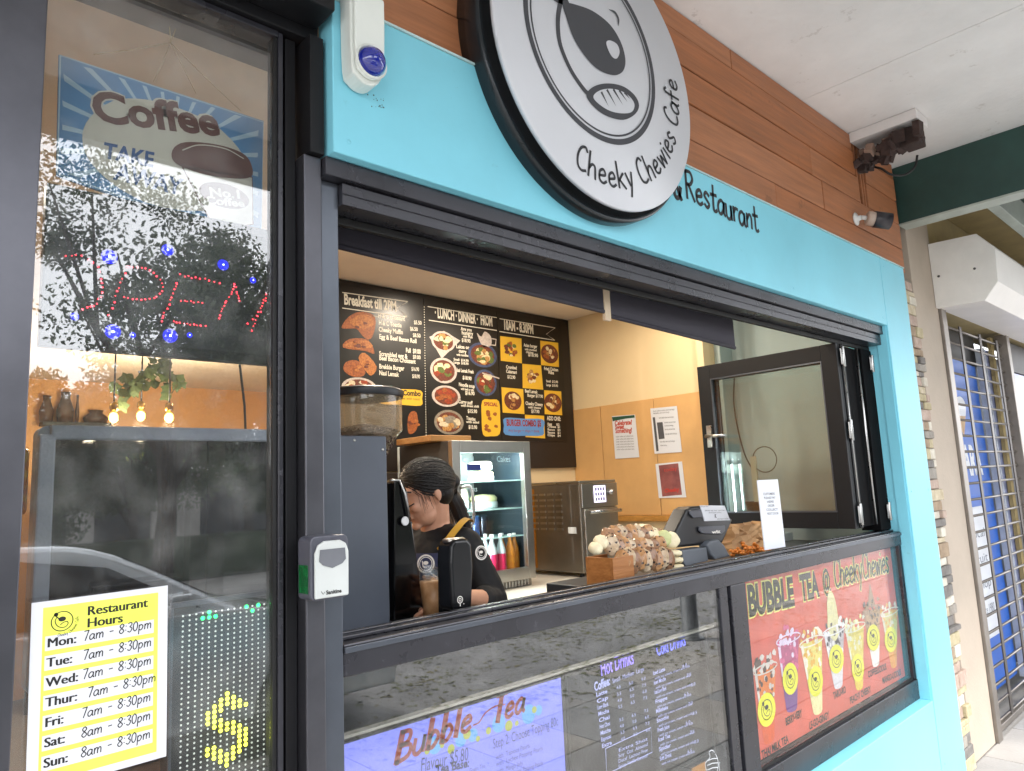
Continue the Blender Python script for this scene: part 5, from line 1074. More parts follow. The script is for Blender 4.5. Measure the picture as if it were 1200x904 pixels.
cookie(787, 633, .235, .032, (-.5, -.85, .15), 50, 'round white biscuit standing upright beside the card terminal', BIG, mt=WBI, th=.012); cookie(778, 631, .245, .031, (-.55, -.8, .15), 51, 'greenish white biscuit just behind the upright round one', BIG, mt=mat('biscuit_green', 'c2c68e', .6, var=.06), th=.010)
cookie(790, 648, .22, .030, (.05, -.1, 1), 52, 'upper flat white biscuit of the stack under the upright one', BIG, mt=WBI, th=.009); cookie(791, 656, .22, .032, (.02, -.05, 1), 53, 'middle flat white biscuit of the stack beside the terminal base', BIG, mt=WBI, th=.009); cookie(791, 664, .22, .032, (.0, .0, 1), 54, 'lowest flat white biscuit of the stack beside the terminal base', BIG, mt=WBI, th=.008)
cookie(704, 636, .22, .026, (-.4, -.8, .4), 55, 'pale wrapped biscuit on top of the wooden box, right one', BIG, mt=WBI, th=.016); cookie(698, 643, .21, .024, (-.2, -.6, .8), 56, 'pale wrapped biscuit on top of the wooden box, left one', BIG, mt=WBI, th=.014)
for k, (x, y) in enumerate(((757, 622), (762, 624))): cookie(x, y, .28, .036, (-.2, -.5, .8), 60 + k, ['pale flat biscuit on the top right of the cookie pile', 'lower flat biscuit on the top right of the cookie pile'][k], BIG, mt=WBI, th=.010)
# --- card terminal / till seen from behind
tm = thing('till', 'black tilted till with a white label and grey base on the counter', 'till', (2.72, .28, 1.268))
t_ = lambda x, y, yy: T(780 + x / 7.06, 560 + y / 7.06, yy)
TB = mat('till_black', '101116', .32, var=.08)
MB().prism([t_(x, y, .23) for x, y in ((72, 480), (178, 262), (215, 240), (310, 232), (560, 345), (545, 380), (472, 545), (300, 560), (100, 580), (90, 520))], FY(0), -.30, -.23).build('housing', TB, tm, .010, seg=4)
MB().prism([t_(x, y, .218) for x, y in ((285, 405), (500, 395), (500, 440), (470, 470), (310, 462), (288, 440))], FY(0), -.2295, -.222).build('badge_plate', mat('till_badge', '4a4c54', .3), tm, .002)
MB().prism([t_(x, y, .218) for x, y in ((210, 275), (305, 262), (320, 330), (240, 335), (212, 305))], FY(0), -.2295, -.222).build('catch', mat('till_badge', '4a4c54'), tm, .003)
mb = MB(); tline(mb, 'wiz', FY(.2215), t_(385, 462, .2215), t_(455, 455, .2215), .012, 0, bold=.04); mb.build('badge_lettering', WHITEINK, tm)
lb_ = [t_(x, y, .215) for x, y in ((305, 228), (508, 232), (553, 352), (343, 360))]
lo = MB().prism(lb_, FY(0), -.2295 + .0, -.226).build('white_label', PAPER, tm)
mb = MB(); FLb = FY(.2255)
g2 = lambda s, t: (lb_[0][0] * (1 - s) * (1 - t) + lb_[1][0] * s * (1 - t) + lb_[2][0] * s * t + lb_[3][0] * (1 - s) * t, lb_[0][1] * (1 - s) * (1 - t) + lb_[1][1] * s * (1 - t) + lb_[2][1] * s * t + lb_[3][1] * (1 - s) * t)
for s0, s1_, t2 in ((.02, .3, .1), (.12, .95, .36), (.25, .75, .5), (.5, .95, .92)): tline(mb, 'please tap your card here', FLb, g2(s0, t2), g2(s1_, t2), .006, 0)
tline(mb, 'K', FLb, g2(.42, .8), g2(.5, .8), .014, 0, bold=.05); mb.build('label_print', GREYINK, lo)
TG = mat('till_grey', '5c6168', .45, var=.06)
MB().prism([t_(x, y, .20) for x, y in ((140, 600), (340, 575), (355, 690), (170, 735), (150, 700))], FY(0), -.26, -.20).build('base', TG, tm, .004)
MB().prism([t_(x, y, .215) for x, y in ((320, 560), (350, 525), (420, 510), (470, 560), (520, 650), (400, 680), (360, 640))], FY(0), -.245, -.205).build('stand', TG, tm, .006)
# --- paper bag with fries behind
bg_ = thing('paper_bag', 'crumpled brown paper bag with orange chips spilling out behind the till', 'bag', (3.05, .38, 1.268))
random.seed(33); mb = MB(); vs = []; nx_, nz_ = 12, 8
for s_ in (0, 1):
    for j in range(nz_ + 1):
        for i in range(nx_ + 1): vs.append((2.92 + i * .34 / nx_ + random.uniform(-.006, .006), (.33 if s_ == 0 else .42) + random.uniform(-.014, .014) * (j > 0), 1.269 + j * .125 / nz_ + (random.uniform(-.004, .004) if j else 0)))
fs = []; W1 = nx_ + 1; O1 = W1 * (nz_ + 1)
for j in range(nz_):
    for i in range(nx_): a = j * W1 + i; fs += [(a, a + 1, a + W1 + 1, a + W1), (O1 + a + 1, O1 + a, O1 + a + W1, O1 + a + W1 + 1)]
    fs += [(j * W1 + O1, j * W1, (j + 1) * W1, (j + 1) * W1 + O1), (j * W1 + nx_, j * W1 + nx_ + O1, (j + 1) * W1 + nx_ + O1, (j + 1) * W1 + nx_)]
mb.add(vs, fs).build('bag', mat('kraft_paper', 'b08a60', .75, var=.12, vs=8), bg_)
mb = MB()
for k in range(60): x = random.uniform(2.86, 3.12); y = random.uniform(.25, .32); z = 1.272 + random.random() * .05 * (1 - abs(x - 2.97) / .2); mb.ell((x, y, z), (.012, .008, .007), 6, 4, Matrix.Rotation(random.random() * 3, 3, 'Z'))
mb.build('orange_chips', mat('chips_orange', 'c8741c', .5, var=.2, vs=30), bg_, kind='stuff')
# --- folded notice on the sill, pot behind leaf
nt_ = MB().prism([T(x, y, .05) for x, y in ((887, 563), (911, 562), (920, 641), (896, 645))], FY(0), -.052, -.048).build('counter_notice', mat('notice_white', 'd2d6de', .6, var=.02), None, label='tall narrow white printed notice standing on the sill in front of the open leaf', cat='notice')
mb = MB(); FN2 = FY(.0478)
for i, st in enumerate(('CUSTOMERS', 'PLEASE PAY', 'HERE', 'ORDER', 'COLLECT', 'NEXT DOOR')): tline(mb, st, FN2, T(897 - (len(st) > 5) * 2.5 + i * .9, 580.5 + i * 4.6, .0478), T(905 + (len(st) > 5) * 3 + i * .9, 580 + i * 4.6, .0478), .009, 0, bold=.02)
mb.build('printed_text', GREYINK, nt_)
pt = thing('planter_pot', 'black pot with a pale stick and a wire hoop seen through the open leaf glass', 'pot', (3.70, .62, 1.30))
MB().box(3.60, 3.82, .50, .86, 1.25, 1.30).build('ledge', WHITE, pt, .003)
MB().lathe([(0, 1.301), (.06, 1.301), (.085, 1.47), (.088, 1.475), (.078, 1.475), (.07, 1.45), (0, 1.45)], FR((3.70, .60, 0), (1, 0, 0), (0, 1, 0)), 24, cap=False).build('pot', mat('pot_black', '26282a', .6), pt)
MB().box(3.69, 3.705, .61, .64, 1.455, 1.72).build('stick', mat('stick_pale', 'cfc6ae', .6), pt); MB().tube([(3.70, .56 + .07 * math.cos(a), 1.70 + .07 * math.sin(a)) for a in [i * math.tau / 24 for i in range(24)]], .003, 6, closed=True).build('wire_hoop', mat('wire_grey', '3a3c3c', .4), pt)
MB().tube(catm([(3.7, .62, 1.62), (3.7, .68, 1.75), (3.71, .72, 2.0), (3.71, .70, 2.2)], 6), .004, 6).build('cable', mat('wire_grey', '3a3c3c'), pt)
# --- pendants with ivy, wall shelf in the dining room
def pend(x, y, zt, zb, lb):
    t = thing('pendant_lamp', lb, 'pendant lamp', (x, y, zb), 'bare bulb pendant lamps in the dining room')
    MB().tube([(x, y, zt), (x, y, zb + .13)], .006, 6).build('cord', BLACKINK, t); MB().lathe([(.05, 0), (.05, .02)], FR((x, y, zt - .02), (1, 0, 0), (0, 1, 0)), 16).build('ceiling_rose', BLACKINK, t)
    MB().lathe([(.02, 0), (.03, .02), (.028, .06), (.01, .07)], FR((x, y, zb + .06), (1, 0, 0), (0, 1, 0)), 16).build('socket', mat('brass', '8a6a30', .3, .8), t)
    MB().ell((x, y, zb + .015), (.030, .030, .038), 16, 10).build('bulb', emit('bulb_glow', 'ffc040', 9), t)
    l = bpy.data.lights.new('bulb_lamp', 'POINT'); l.energy = 10; l.color = (1, .80, .55); l.shadow_soft_size = .05; o = bpy.data.objects.new('bulb_lamp', l); COL.objects.link(o); o.location = (x, y, zb - .06)
for (a, b, yy, lb) in ((133, 492, 4.3, 'leftmost of the three bare glowing bulbs behind the left glass'), (165, 490, 4.5, 'middle one of the three bare glowing bulbs behind the left glass'), (198, 492, 4.3, 'rightmost of the three bare glowing bulbs behind the left glass')):
    p = P(a, b, 'y', yy); pend(p.x, yy, 2.779, p.z, lb)
iv = thing('ivy_garland', 'trailing green ivy wound round the hanging bulb cords', 'plant', (1.75, 4.4, 2.3)); random.seed(4)
LEAF = mat('ivy_leaf', '4c5c30', .6, var=.25, vs=8, col2='2c3c1c')
path = catm([tuple(P(x, y, 'y', 4.4)) for x, y in ((140, 470), (150, 455), (165, 452), (178, 440), (190, 425), (200, 436), (200, 462), (212, 440))], 6)
MB().tube(path, .005, 5).build('stem', mat('ivy_stem', '4a4020', .7), iv)
for k in range(60):
    p = Vector(random.choice(path)) + Vector((random.uniform(-.07, .07), random.uniform(-.05, .05), random.uniform(-.07, .07))); s_ = random.uniform(.028, .055); a = random.random() * 6
    u_ = Vector((math.cos(a), .3, math.sin(a))).normalized(); f = FR(p, u_, Vector((-math.sin(a), .2, math.cos(a))))
    MB().poly([(0, -s_), (s_ * .5, -s_ * .7), (s_ * .95, 0), (s_ * .45, s_ * .25), (0, s_), (-s_ * .45, s_ * .25), (-s_ * .95, 0), (-s_ * .5, -s_ * .7)], f).build('leaf', LEAF, iv)
sh = thing('wall_shelf', 'small dark shelf of framed ornaments on the amber far wall at left', 'shelf', (1.7, 6.1, 2.2))
q0, q1 = P(48, 495, 'y', 6.1), P(128, 494, 'y', 6.1)
MB().box(q0.x, q1.x, 6.02, 6.19, q0.z - .03, q0.z).build('board', BLACKINK, sh)
for x, w_, h_ in ((54, .10, .24), (76, .12, .28), (90, .03, .26), (112, .18, .12)):
    p = P(x, 493, 'y', 6.1); MB().lathe([(w_ * .5, 0), (w_ * .6, h_ * .4), (w_ * .3, h_ * .8), (w_ * .35, h_)], FR((p.x, 6.1, q0.z + .001), (1, 0, 0), (0, 1, 0)), 12).build('ornament', mat('ornament_dark', '4a3420', .5, var=.2), sh)
# dining room furniture silhouettes behind
MB().box(1.15, 3.6, 5.6, 5.62, .02, 1.95).build('dark_partition', mat('partition_dark', '3a322c', .6, var=.1), None, .003, label='dark partition across the dining room under the amber wall', cat='partition')
# ================================================================== PERSON
pr = thing('person', 'person with black ponytail, black shirt, navy apron and mustard strap holding a cup', 'person', (1.62, .78, .02))
SKIN = mat('skin', 'c9967a', .5, var=.05, vs=12); SKIN.node_tree.nodes['Principled BSDF'].inputs['Subsurface Weight'].default_value = .08
SKIN.node_tree.nodes['Principled BSDF'].inputs['Subsurface Radius'].default_value = (.02, .008, .004)
HAIR = mat('hair_black', '120e0d', .42, var=.25, vs=40, stretch=(6, 6, .8), bump=.3, bs=120)
SHIRT = mat('shirt_black', '121214', .8, var=.12, vs=8, bump=.15, bs=25); NAVY = mat('apron_navy', '232a4c', .75, var=.08, vs=8, bump=.1); MUST = mat('strap_mustard', 'c2922c', .7, var=.08)
def remesh(o, vox, it=4):
    m = o.modifiers.new('remesh', 'REMESH'); m.mode = 'VOXEL'; m.voxel_size = vox; m.use_smooth_shade = True
    s_ = o.modifiers.new('smooth', 'SMOOTH'); s_.factor = .5; s_.iterations = it
HCn = Vector((1.517, .70, 1.602))
Hx = Vector((-.92, .16, -.34)).normalized(); Hy = Vector((0, 0, 1)).cross(Hx).normalized(); Hz = Hx.cross(Hy).normalized()
RH = Matrix((Hx, Hy, Hz)).transposed()
def hh_(x, y, z): return HCn + RH @ Vector((x, y, z))
def he(mb, c, r): mb.ell(hh_(*c), r, 20, 14, RH)
NB = Vector((1.585, .735, 1.455)); SLn = Vector((1.60, .585, 1.425)); SR_ = Vector((1.53, .895, 1.43))
ELn = Vector((1.645, .50, 1.235)); WRn = Vector((1.41, .385, 1.285)); HDn = Vector((1.345, .34, 1.315))
ERn = Vector((1.46, .90, 1.20)); WRr = Vector((1.36, .60, 1.22)); HDr = Vector((1.32, .43, 1.28))
CH = Vector((1.575, .745, 1.31)); WA = Vector((1.60, .76, 1.10)); HI = Vector((1.61, .77, .95))
b = MB()
he(b, (-.008, 0, .028), (.092, .074, .088)); he(b, (.034, 0, -.015), (.058, .060, .082)); he(b, (.032, 0, -.062), (.048, .050, .044)); he(b, (.070, 0, -.090), (.018, .022, .016))
b.caps(hh_(.084, 0, .022), hh_(.106, 0, -.020), .008, .0125); he(b, (.098, .009, -.022), (.010, .008, .007)); he(b, (.098, -.009, -.022), (.010, .008, .007))
he(b, (.088, 0, -.046), (.012, .022, .0065)); he(b, (.085, 0, -.057), (.012, .020, .007)); he(b, (.074, 0, .034), (.020, .048, .014))
for s_ in (1, -1): he(b, (.062, s_ * .034, -.022), (.026, .022, .024)); he(b, (-.012, s_ * .074, -.004), (.014, .007, .023)); he(b, (-.010, s_ * .072, -.024), (.008, .006, .008))
b.caps(hh_(-.030, 0, -.04), NB, .046, .054); b.caps(hh_(-.01, 0, -.06), NB + Vector((-.02, 0, .01)), .034, .042)
b.ell(CH, (.095, .155, .17), 20, 14); b.caps(NB, SLn, .055, .045); b.caps(NB, SR_, .055, .045); b.caps(CH, WA, .12, .115); b.caps(WA, HI, .125, .15)
b.caps(SLn, ELn, .044, .036); b.caps(ELn, WRn, .036, .024); b.caps(SR_, ERn, .044, .036); b.caps(ERn, WRr, .034, .024)
def hand(b, wr, hd, c, side):
    # palm, then five fingers wrapping round the cup at centre c
    d = (hd - wr).normalized(); up = Vector((0, 0, 1)); b.caps(wr, wr + d * .03, .022, .026)
    pc = wr + d * .055
    for k in range(4): b.caps(wr + d * .02, pc + up * (.027 - .018 * k), .018, .012)
    for k, ln in enumerate((.9, 1.0, .95, .78)):
        z = (.028 - .0185 * k); kn = pc + up * z; a0 = math.atan2(kn.y - c.y, kn.x - c.x); R_ = .0555
        ps = [kn]
        for j in range(1, 5): a = a0 + side * (.42 * j) * ln; ps.append(Vector((c.x + R_ * math.cos(a), c.y + R_ * math.sin(a), kn.z - .003 * j)))
        rad = [.0105, .0098, .009, .0085, .0075]
        for j in range(4): b.caps(ps[j], ps[j + 1], rad[j], rad[j + 1], 10)
    a0 = math.atan2(pc.y - c.y, pc.x - c.x); t0 = wr + d * .025 + up * .022
    ps = [t0] + [Vector((c.x + .057 * math.cos(a0 - side * a), c.y + .057 * math.sin(a0 - side * a), pc.z + .045 + .006 * j)) for j, a in enumerate((.35, .75, 1.05))]
    for j in range(3): b.caps(ps[j], ps[j + 1], (.013, .0115, .010)[j], (.0115, .010, .0085)[j], 10)
hand(b, WRn, HDn, Vector((1.258, .31, 1.33)), -1)
hand(b, WRr, HDr, Vector((1.258, .31, 1.28)), 1)
for s_, sy in ((1, .69), (-1, .87)):
    hp_ = Vector((1.62, sy, .92)); kn = Vector((1.60, sy, .50)); an = Vector((1.64, sy, .10)); b.caps(hp_, kn, .085, .055); b.caps(kn, an, .052, .035); b.caps(an, an + Vector((-.14, 0, -.04)), .035, .025)
bo = b.build('body', SKIN, pr); remesh(bo, .0038, 4)
sh_ = MB(); sh_.ell(CH, (.112, .172, .185), 20, 14); sh_.caps(NB + Vector((.0, 0, -.012)), SLn, .060, .056); sh_.caps(NB + Vector((0, 0, -.012)), SR_, .060, .056); sh_.caps(CH, WA, .135, .130); sh_.caps(WA, HI, .138, .160)
sh_.caps(SLn, ELn + Vector((-.0, .0, .0)), .056, .052); sh_.caps(ELn, ELn.lerp(WRn, .30), .050, .046); sh_.caps(SR_, ERn, .056, .050); sh_.caps(ERn, ERn.lerp(WRr, .2), .048, .046)
so = sh_.build('shirt', SHIRT, pr); remesh(so, .006, 5)
# clothes wrinkles
tx = bpy.data.textures.new('fold', 'CLOUDS'); tx.noise_scale = .07; dm = so.modifiers.new('folds', 'DISPLACE'); dm.texture = tx; dm.strength = .014; dm.mid_level = .5
nr = MB(); f = FR(NB + Vector((-.012, 0, .012)), (.95, 0, .3), (0, 1, 0)); nr.tube([f(.062 * math.cos(a), .066 * math.sin(a)) for a in [i * math.tau / 28 for i in range(28)]], .006, 8, closed=True); nr.build('neckline', SHIRT, pr)
ap = MB(); vs = []; fs = []; nA, nZ = 22, 12
for lay in (0, 1):
    for j9 in range(nZ + 1):
        z = .86 + (1.402 - .86) * j9 / nZ; sc9 = math.sqrt(max(.05, 1 - max(0, (z - 1.31) / .21) ** 2)) * (1 + .12 * max(0, (1.2 - z) / .3))
        for i9 in range(nA + 1):
            a = math.radians(128 + (278 - 128) * i9 / nA); wv = .003 * math.sin(i9 * 1.3 + z * 9)
            vs.append((1.575 + (.143 + wv + .004 * lay) * sc9 * math.cos(a), .745 + (.196 + wv + .004 * lay) * sc9 * math.sin(a), z))
Wd = nA + 1; Of = Wd * (nZ + 1)
for j9 in range(nZ):
    for i9 in range(nA): a = j9 * Wd + i9; fs += [(a, a + 1, a + Wd + 1, a + Wd), (Of + a + 1, Of + a, Of + a + Wd, Of + a + Wd + 1)]
    a = j9 * Wd; fs += [(a, a + Wd, a + Wd + Of, a + Of), (a + nA, a + nA + Of, a + nA + Of + Wd, a + nA + Wd)]
for i9 in range(nA): a = nZ * Wd + i9; fs.append((a, a + 1, a + 1 + Of, a + Of))
ap.add(vs, fs, True); ao = ap.build('apron', NAVY, pr)
# strap over the near shoulder
s0 = [P(514, 646, 'y', .60), P(524, 634, 'y', .565), P(535, 620, 'y', .555), P(543, 611, 'y', .58), P(549, 608, 'y', .64), P(553, 612, 'y', .72)]
mb = MB(); pts = catm([tuple(p) for p in s0], 5); vs = []; fs = []
for i, p in enumerate(pts):
    a = pts[max(0, i - 1)]; c = pts[min(len(pts) - 1, i + 1)]; t = (c - a).normalized(); nn = (CAMP - p).normalized(); nn = (nn + Vector((0, 0, .5))).normalized(); s_ = t.cross(nn).normalized()
    for e in (-1, 1):
        for h in (0, 1): vs.append(p + s_ * .011 * e + nn * .003 * h)
for i in range(len(pts) - 1):
    o_ = i * 4; q = o_ + 4
    for a, c in ((0, 1), (1, 3), (3, 2), (2, 0)): fs.append((o_ + a, o_ + c, q + c, q + a))
mb.add(vs, fs).build('strap', MUST, pr)
# hair: cap swept back to a bun, strands, ponytail
RT = RH @ Matrix.Rotation(math.radians(-20), 3, 'Y'); C1 = Vector((-.024, 0, .040)); E1 = Vector((.103, .083, .083))
ha = MB(); ha.ell(hh_(*C1), tuple(E1), 24, 16, RT); he(ha, (-.050, 0, -.008), (.058, .068, .062))
bn = hh_(-.118, 0, .0); ha.ell(bn, (.028, .030, .030), 14, 10); ho = ha.build('hair', HAIR, pr); remesh(ho, .0035, 8)
random.seed(8); sm_ = MB(); tgt = Vector((-1, 0, -.10)).normalized()
for k in range(520):
    sd_ = random.choice((1, 1, -1)); th = random.uniform(0, 1)
    d0 = Vector((.95 - .75 * th, sd_ * (.05 + .95 * th), random.uniform(-.32, .9) * (1 - .35 * th))).normalized(); pth = []; lift = random.uniform(-.01, .045)
    om = math.acos(max(-1, min(1, d0.dot(tgt)))); t1 = random.uniform(.8, 1)
    for i in range(9):
        t = t1 * i / 8; d = (d0 * math.sin((1 - t) * om) + tgt * math.sin(t * om)) / max(1e-4, math.sin(om)); q = 1.004 + lift * math.sin(math.pi * t)
        pth.append(hh_(*C1) + RT @ Vector((d.x * E1.x * q, d.y * E1.y * q, d.z * E1.z * q)))
    sm_.tube(pth, [.0010 + .0011 * math.sin(math.pi * (i + .4) / 9) for i in range(9)], 4)
for k in range(16):                                  # loose hairs at temple and nape
    a = random.uniform(-.3, .5); p0 = hh_(.05 - .09 * a, .066, .02 + .03 * random.random()); sm_.tube([p0, p0 + RH @ Vector((-.015, .004, -.02)), p0 + RH @ Vector((-.03 + .02 * random.random(), .0, -.05 - .03 * random.random()))], [.0009, .0009, .0004], 3)
sm_.build('hair_strands', HAIR, pr, kind='stuff')
path = catm([tuple(bn)] + [tuple(P(x, y, 'y', yy)) for x, y, yy in ((527, 576, .77), (534, 588, .765), (540, 602, .76), (545, 617, .755), (549, 634, .75))], 6); L_ = len(path); pn = MB()
pn.tube(path, [.012 + .017 * math.sin(math.pi * min(.95, .15 + i / L_ * .8)) for i in range(L_)], 14)
for k in range(70):
    a = random.random() * 6.28; r0 = random.uniform(.5, 1.08); o1 = Vector((math.cos(a), math.sin(a), 0)); e_ = random.uniform(.75, 1.12); n9 = int(L_ * min(1, e_))
    pn.tube([p + o1 * r0 * (.012 + .017 * math.sin(math.pi * min(.95, .15 + i / L_ * .8))) + Vector((0, 0, -.02 * max(0, e_ - 1) * i)) for i, p in enumerate(path[:n9])], [.0026 * (1 - .8 * i / n9) for i in range(n9)], 4)
pn.build('ponytail', HAIR, pr)
mb = MB(); ax_ = (path[3] - path[0]).normalized(); tf = FR(path[2], ax_.orthogonal(), ax_.cross(ax_.orthogonal())); mb.tube([tf(.021 * math.cos(a), .021 * math.sin(a), 0) for a in [i * math.tau / 18 for i in range(18)]], .006, 8, closed=True); mb.build('hair_tie', BLACKINK, pr)
# face details
mb = MB()
for s_ in (1, -1): mb.tube(catm([tuple(hh_(.088, s_ * .022, -.006)), tuple(hh_(.087, s_ * .036, -.010)), tuple(hh_(.073, s_ * .050, -.006))], 4), .0024, 6)
mb.build('eyelashes', HAIR, pr)
mb = MB()
for s_ in (1, -1): mb.tube(catm([tuple(hh_(.090, s_ * .016, .036)), tuple(hh_(.088, s_ * .032, .041)), tuple(hh_(.070, s_ * .052, .034))], 4), [.003] * 9, 6)
mb.build('eyebrows', HAIR, pr)
he_ = MB(); he(he_, (.0915, 0, -.0462), (.0102, .018, .0052)); he(he_, (.089, 0, -.0565), (.0102, .017, .0056)); he_.build('lips', mat('lips', 'a85a50', .45, var=0), pr)
# emblems on apron and sleeve
def emb(px, py, y, r, name, tilt):
    p = P(px, py, 'y', y); n_ = Vector(tilt).normalized(); u_ = n_.cross(Vector((0, 0, 1))).normalized() * -1; f = FR(p, u_, n_.cross(u_)); mb = MB()
    mb.ring((0, 0), r * .82, r, f, 0, 28); mb.ring((0, 0), r * .66, r * .74, f, 0, 28); mb.disc((0, .1 * r), r * .30, f, 0, 12, r * .2); mb.stroke([(-r * .4, r * .3), (-r * .3, -r * .3), (r * .1, -r * .4)], r * .1, f, 0); mb.build(name, WHITEINK, pr)
emb(499, 661, .560, .030, 'apron_emblem', (-.8, -.6, .1)); emb(564, 648, .495, .024, 'sleeve_emblem', (-.1, -1, .1))
# ================================================================== RIGHT: STONE STRIP, NEIGHBOUR, BEAM
st = thing('stone_strip', 'narrow vertical strip of rough split stones right of the turquoise column', 'stone wall', (4.45, -.02, 0))
STN = [mat('stone_' + n, a, .9, var=.16, vs=14, col2=b_, bump=.7, bs=35) for n, a, b_ in (('cream', 'cfc4ac', 'a8997c'), ('grey', 'a39d94', '7e7870'), ('pink', 'bfab9e', '9c8678'), ('brown', 'ac9880', '84705a'), ('white', 'd9d4c8', 'b8b0a0'), ('yellow', 'c2b698', '9c906e'), ('slate', '86827e', '625e5a'))]
random.seed(17); z = .0
MB().box(4.277, 4.62, .0, .12, 0, 2.72).build('mortar', mat('mortar', '8a8074', .9), st)
while z < 2.70:
    h = random.choice((.032, .045, .055, .065, .08)); h = min(h, 2.715 - z); x = 4.279
    xe = 4.60 + random.uniform(-.045, .018)
    while x < xe - .03:
        w_ = random.uniform(.10, .26); x1 = min(x + w_, xe); 
        if xe - x1 < .05: x1 = xe
        y = -.010 - random.uniform(0, .022)
        o = MB().box(x + .002, x1 - .002, y, -.0005, z + .002, z + h - .002).build('stone', random.choice(STN), st, .004, seg=1); x = x1
    z += h
pw = thing('neighbour_wall', 'beige rendered pilaster between the stone strip and the roller grille', 'wall', (4.8, .05, 0))
BEI = mat('beige_render', 'b3a697', .8, var=.06, vs=3, bump=.15)
MB().box(4.621, 5.045, -.002, .2, 0, 3.395).build('pilaster', BEI, pw, .004); MB().box(5.046, 9, .001, .3, 2.64, 3.39).build('lintel', mat('beige_dark', 'ab9a6e', .8, var=.08), pw)
# grille
gl_ = thing('roller_grille', 'closed steel roller grille with horizontal rods beside the beige pilaster', 'grille', (5.7, .05, 0))
ALU = mat('mill_aluminium', '8c857e', .4, .7, var=.1, vs=6)
MB().box(5.05, 5.135, -.02, .06, 0, 2.62).build('guide_rail', ALU, gl_, .003); MB().box(6.58, 6.66, -.02, .06, 0, 2.62).build('guide_rail', ALU, gl_, .003)
rod = None
for k in range(25):
    z = .06 + k * .103
    if rod is None: rod = MB().tube([(5.136, .03, 0), (6.579, .03, 0)], .0085, 8).build('rod', mat('rod_steel', '7e7872', .35, .8, var=.1), gl_); rod.location = (0, 0, z - 0); 
    else: c = rod.copy(); COL.objects.link(c); c.location = (0, 0, z)
for x in (5.52, 5.98, 6.42):
    for k in range(24): c = None
    MB().box(x, x + .05, .018, .026, .05, 2.56).build('link_strap', mat('link_dark', '5a5450', .4, .6, var=.15), gl_, .001)
MB().box(5.136, 6.579, .01, .05, .012, .05).build('bottom_bar', ALU, gl_, .003)
nw = thing('neighbour_shopfront', 'neighbouring shop window behind the grille with blue ice cream poster', 'shopfront', (6.3, .3, 0))
MB().box(5.05, 9.5, .36, .38, .0, 2.6).build('glass_backing', mat('shop_interior_dark', '4a5060', .3, var=.1), nw)
yB = .15; FBq = FY(yB); BLU = mat('poster_blue', '1f62c4', .4, var=.05); tb = lambda x, y: T(1090 + x / 4.309, 430 + y / 4.309, yB)
bp_ = MB().prism([tb(92, 65), tb(215, 95), tb(390, 900), tb(385, 1780), tb(170, 900)][:0] or [(5.32, .12), (6.30, .12), (6.30, 2.36), (5.32, 2.40)], FBq, -.008, 0).build('poster', BLU, nw)
mb = MB()
mb.m(0).poly([(5.60, .45), (6.02, .45), (6.05, 1.28), (5.98, 1.33), (5.62, 1.33)], FBq, .001)
ic = tb(150, 200); mb.poly([(p.x, p.y) for p in catm([Vector((*tb(x, y), 0)) for x, y in ((128, 165), (150, 150), (172, 175), (180, 220), (172, 262), (130, 262), (118, 220))], 4, True)], FBq, .001)
mb.m(1).poly([tb(125, 245), tb(178, 250), tb(172, 355)], FBq, .0014)
tline(mb.m(0), 'BARA', FBq, tb(152, 545), tb(268, 538), .20, .0012, bold=.04)
mb.m(2); 
for k in range(4): tline(mb, ['local', 'fruit', 'shop', 'Since 1980'][k], FBq, (5.66, 1.12 - k * .17), (5.96, 1.12 - k * .17), .06, .0016)
mb.build('poster_print', [mat('poster_white', 'dfe3ea', .4, var=.02), mat('cone_brown', 'c8a070', .5), mat('poster_line', '6a7484', .5)], nw)
MB().box(6.31, 6.345, .08, .14, .1, 2.5).build('mullion', mat('pale_mullion', 'b0b6c0', .4), nw); MB().box(6.37, 6.55, .10, .14, .1, 2.5).build('side_sheet', mat('lilac_sheet', '8f98c0', .4, var=.1), nw); MB().box(6.50, 6.575, .07, .095, .0, 2.6).build('timber_jamb', mat('jamb_tan', 'b4a070', .6, var=.1), nw)
MB().box(5.2, 6.4, .16, .35, 2.38, 2.60).build('upper_panes', mat('shade_dark', '3a3836', .5, var=.2), nw)
MB().box(6.68, 9.4, .05, .07, 1.0, 2.35).build('lilac_poster', mat('lilac_poster', '8c98cc', .35, var=.15, vs=1, col2='8a86c0'), nw); MB().box(6.68, 9.4, .05, .07, .1, .999).build('green_poster', mat('green_poster', '4a6a5c', .4, var=.4, vs=4, col2='8a8a80'), nw)
MB().box(6.68, 9.4, .045, .075, 2.36, 2.60).build('transom', mat('shade_dark', '3a3836'), nw)
# white roller shutter box, end face towards the camera
sb = thing('shutter_box', 'white metal roller shutter housing above the neighbouring grille', 'shutter box', (7, -.15, 2.6))
SHW = mat('shutter_white', 'e6e3df', .4, var=.04, vs=3)
FE = FR((5.0, 0, 0), (0, -1, 0), (0, 0, 1))     # u = -y
prof = [(.0, 2.61), (.0, 3.03), (.27, 3.02), (.355, 2.905), (.345, 2.70), (.265, 2.60)]
MB().prism([(-0.05 * 0 + a, b_) for a, b_ in prof], FR((5.0, -.004, 0), (0, -1, 0), (0, 0, 1)), -4.2, -.012).build('housing', SHW, sb, .003)
MB().prism(prof, FR((5.0, -.004, 0), (0, -1, 0), (0, 0, 1)), -.0115, .0).build('end_plate', mat('shutter_end', 'e2dfda', .45, var=.04), sb, .002)
for px, py in ((1100, 324), (1142, 315)):
    p = P(px, py, 'x', 4.999); MB().lathe([(.008, 0), (.007, .004), (0, .005)], FR((4.9995, p.y, p.z), (0, -1, 0), (0, 0, 1)), 10, cap=False).build('rivet', mat('rivet_grey', '4a4846', .4), sb)
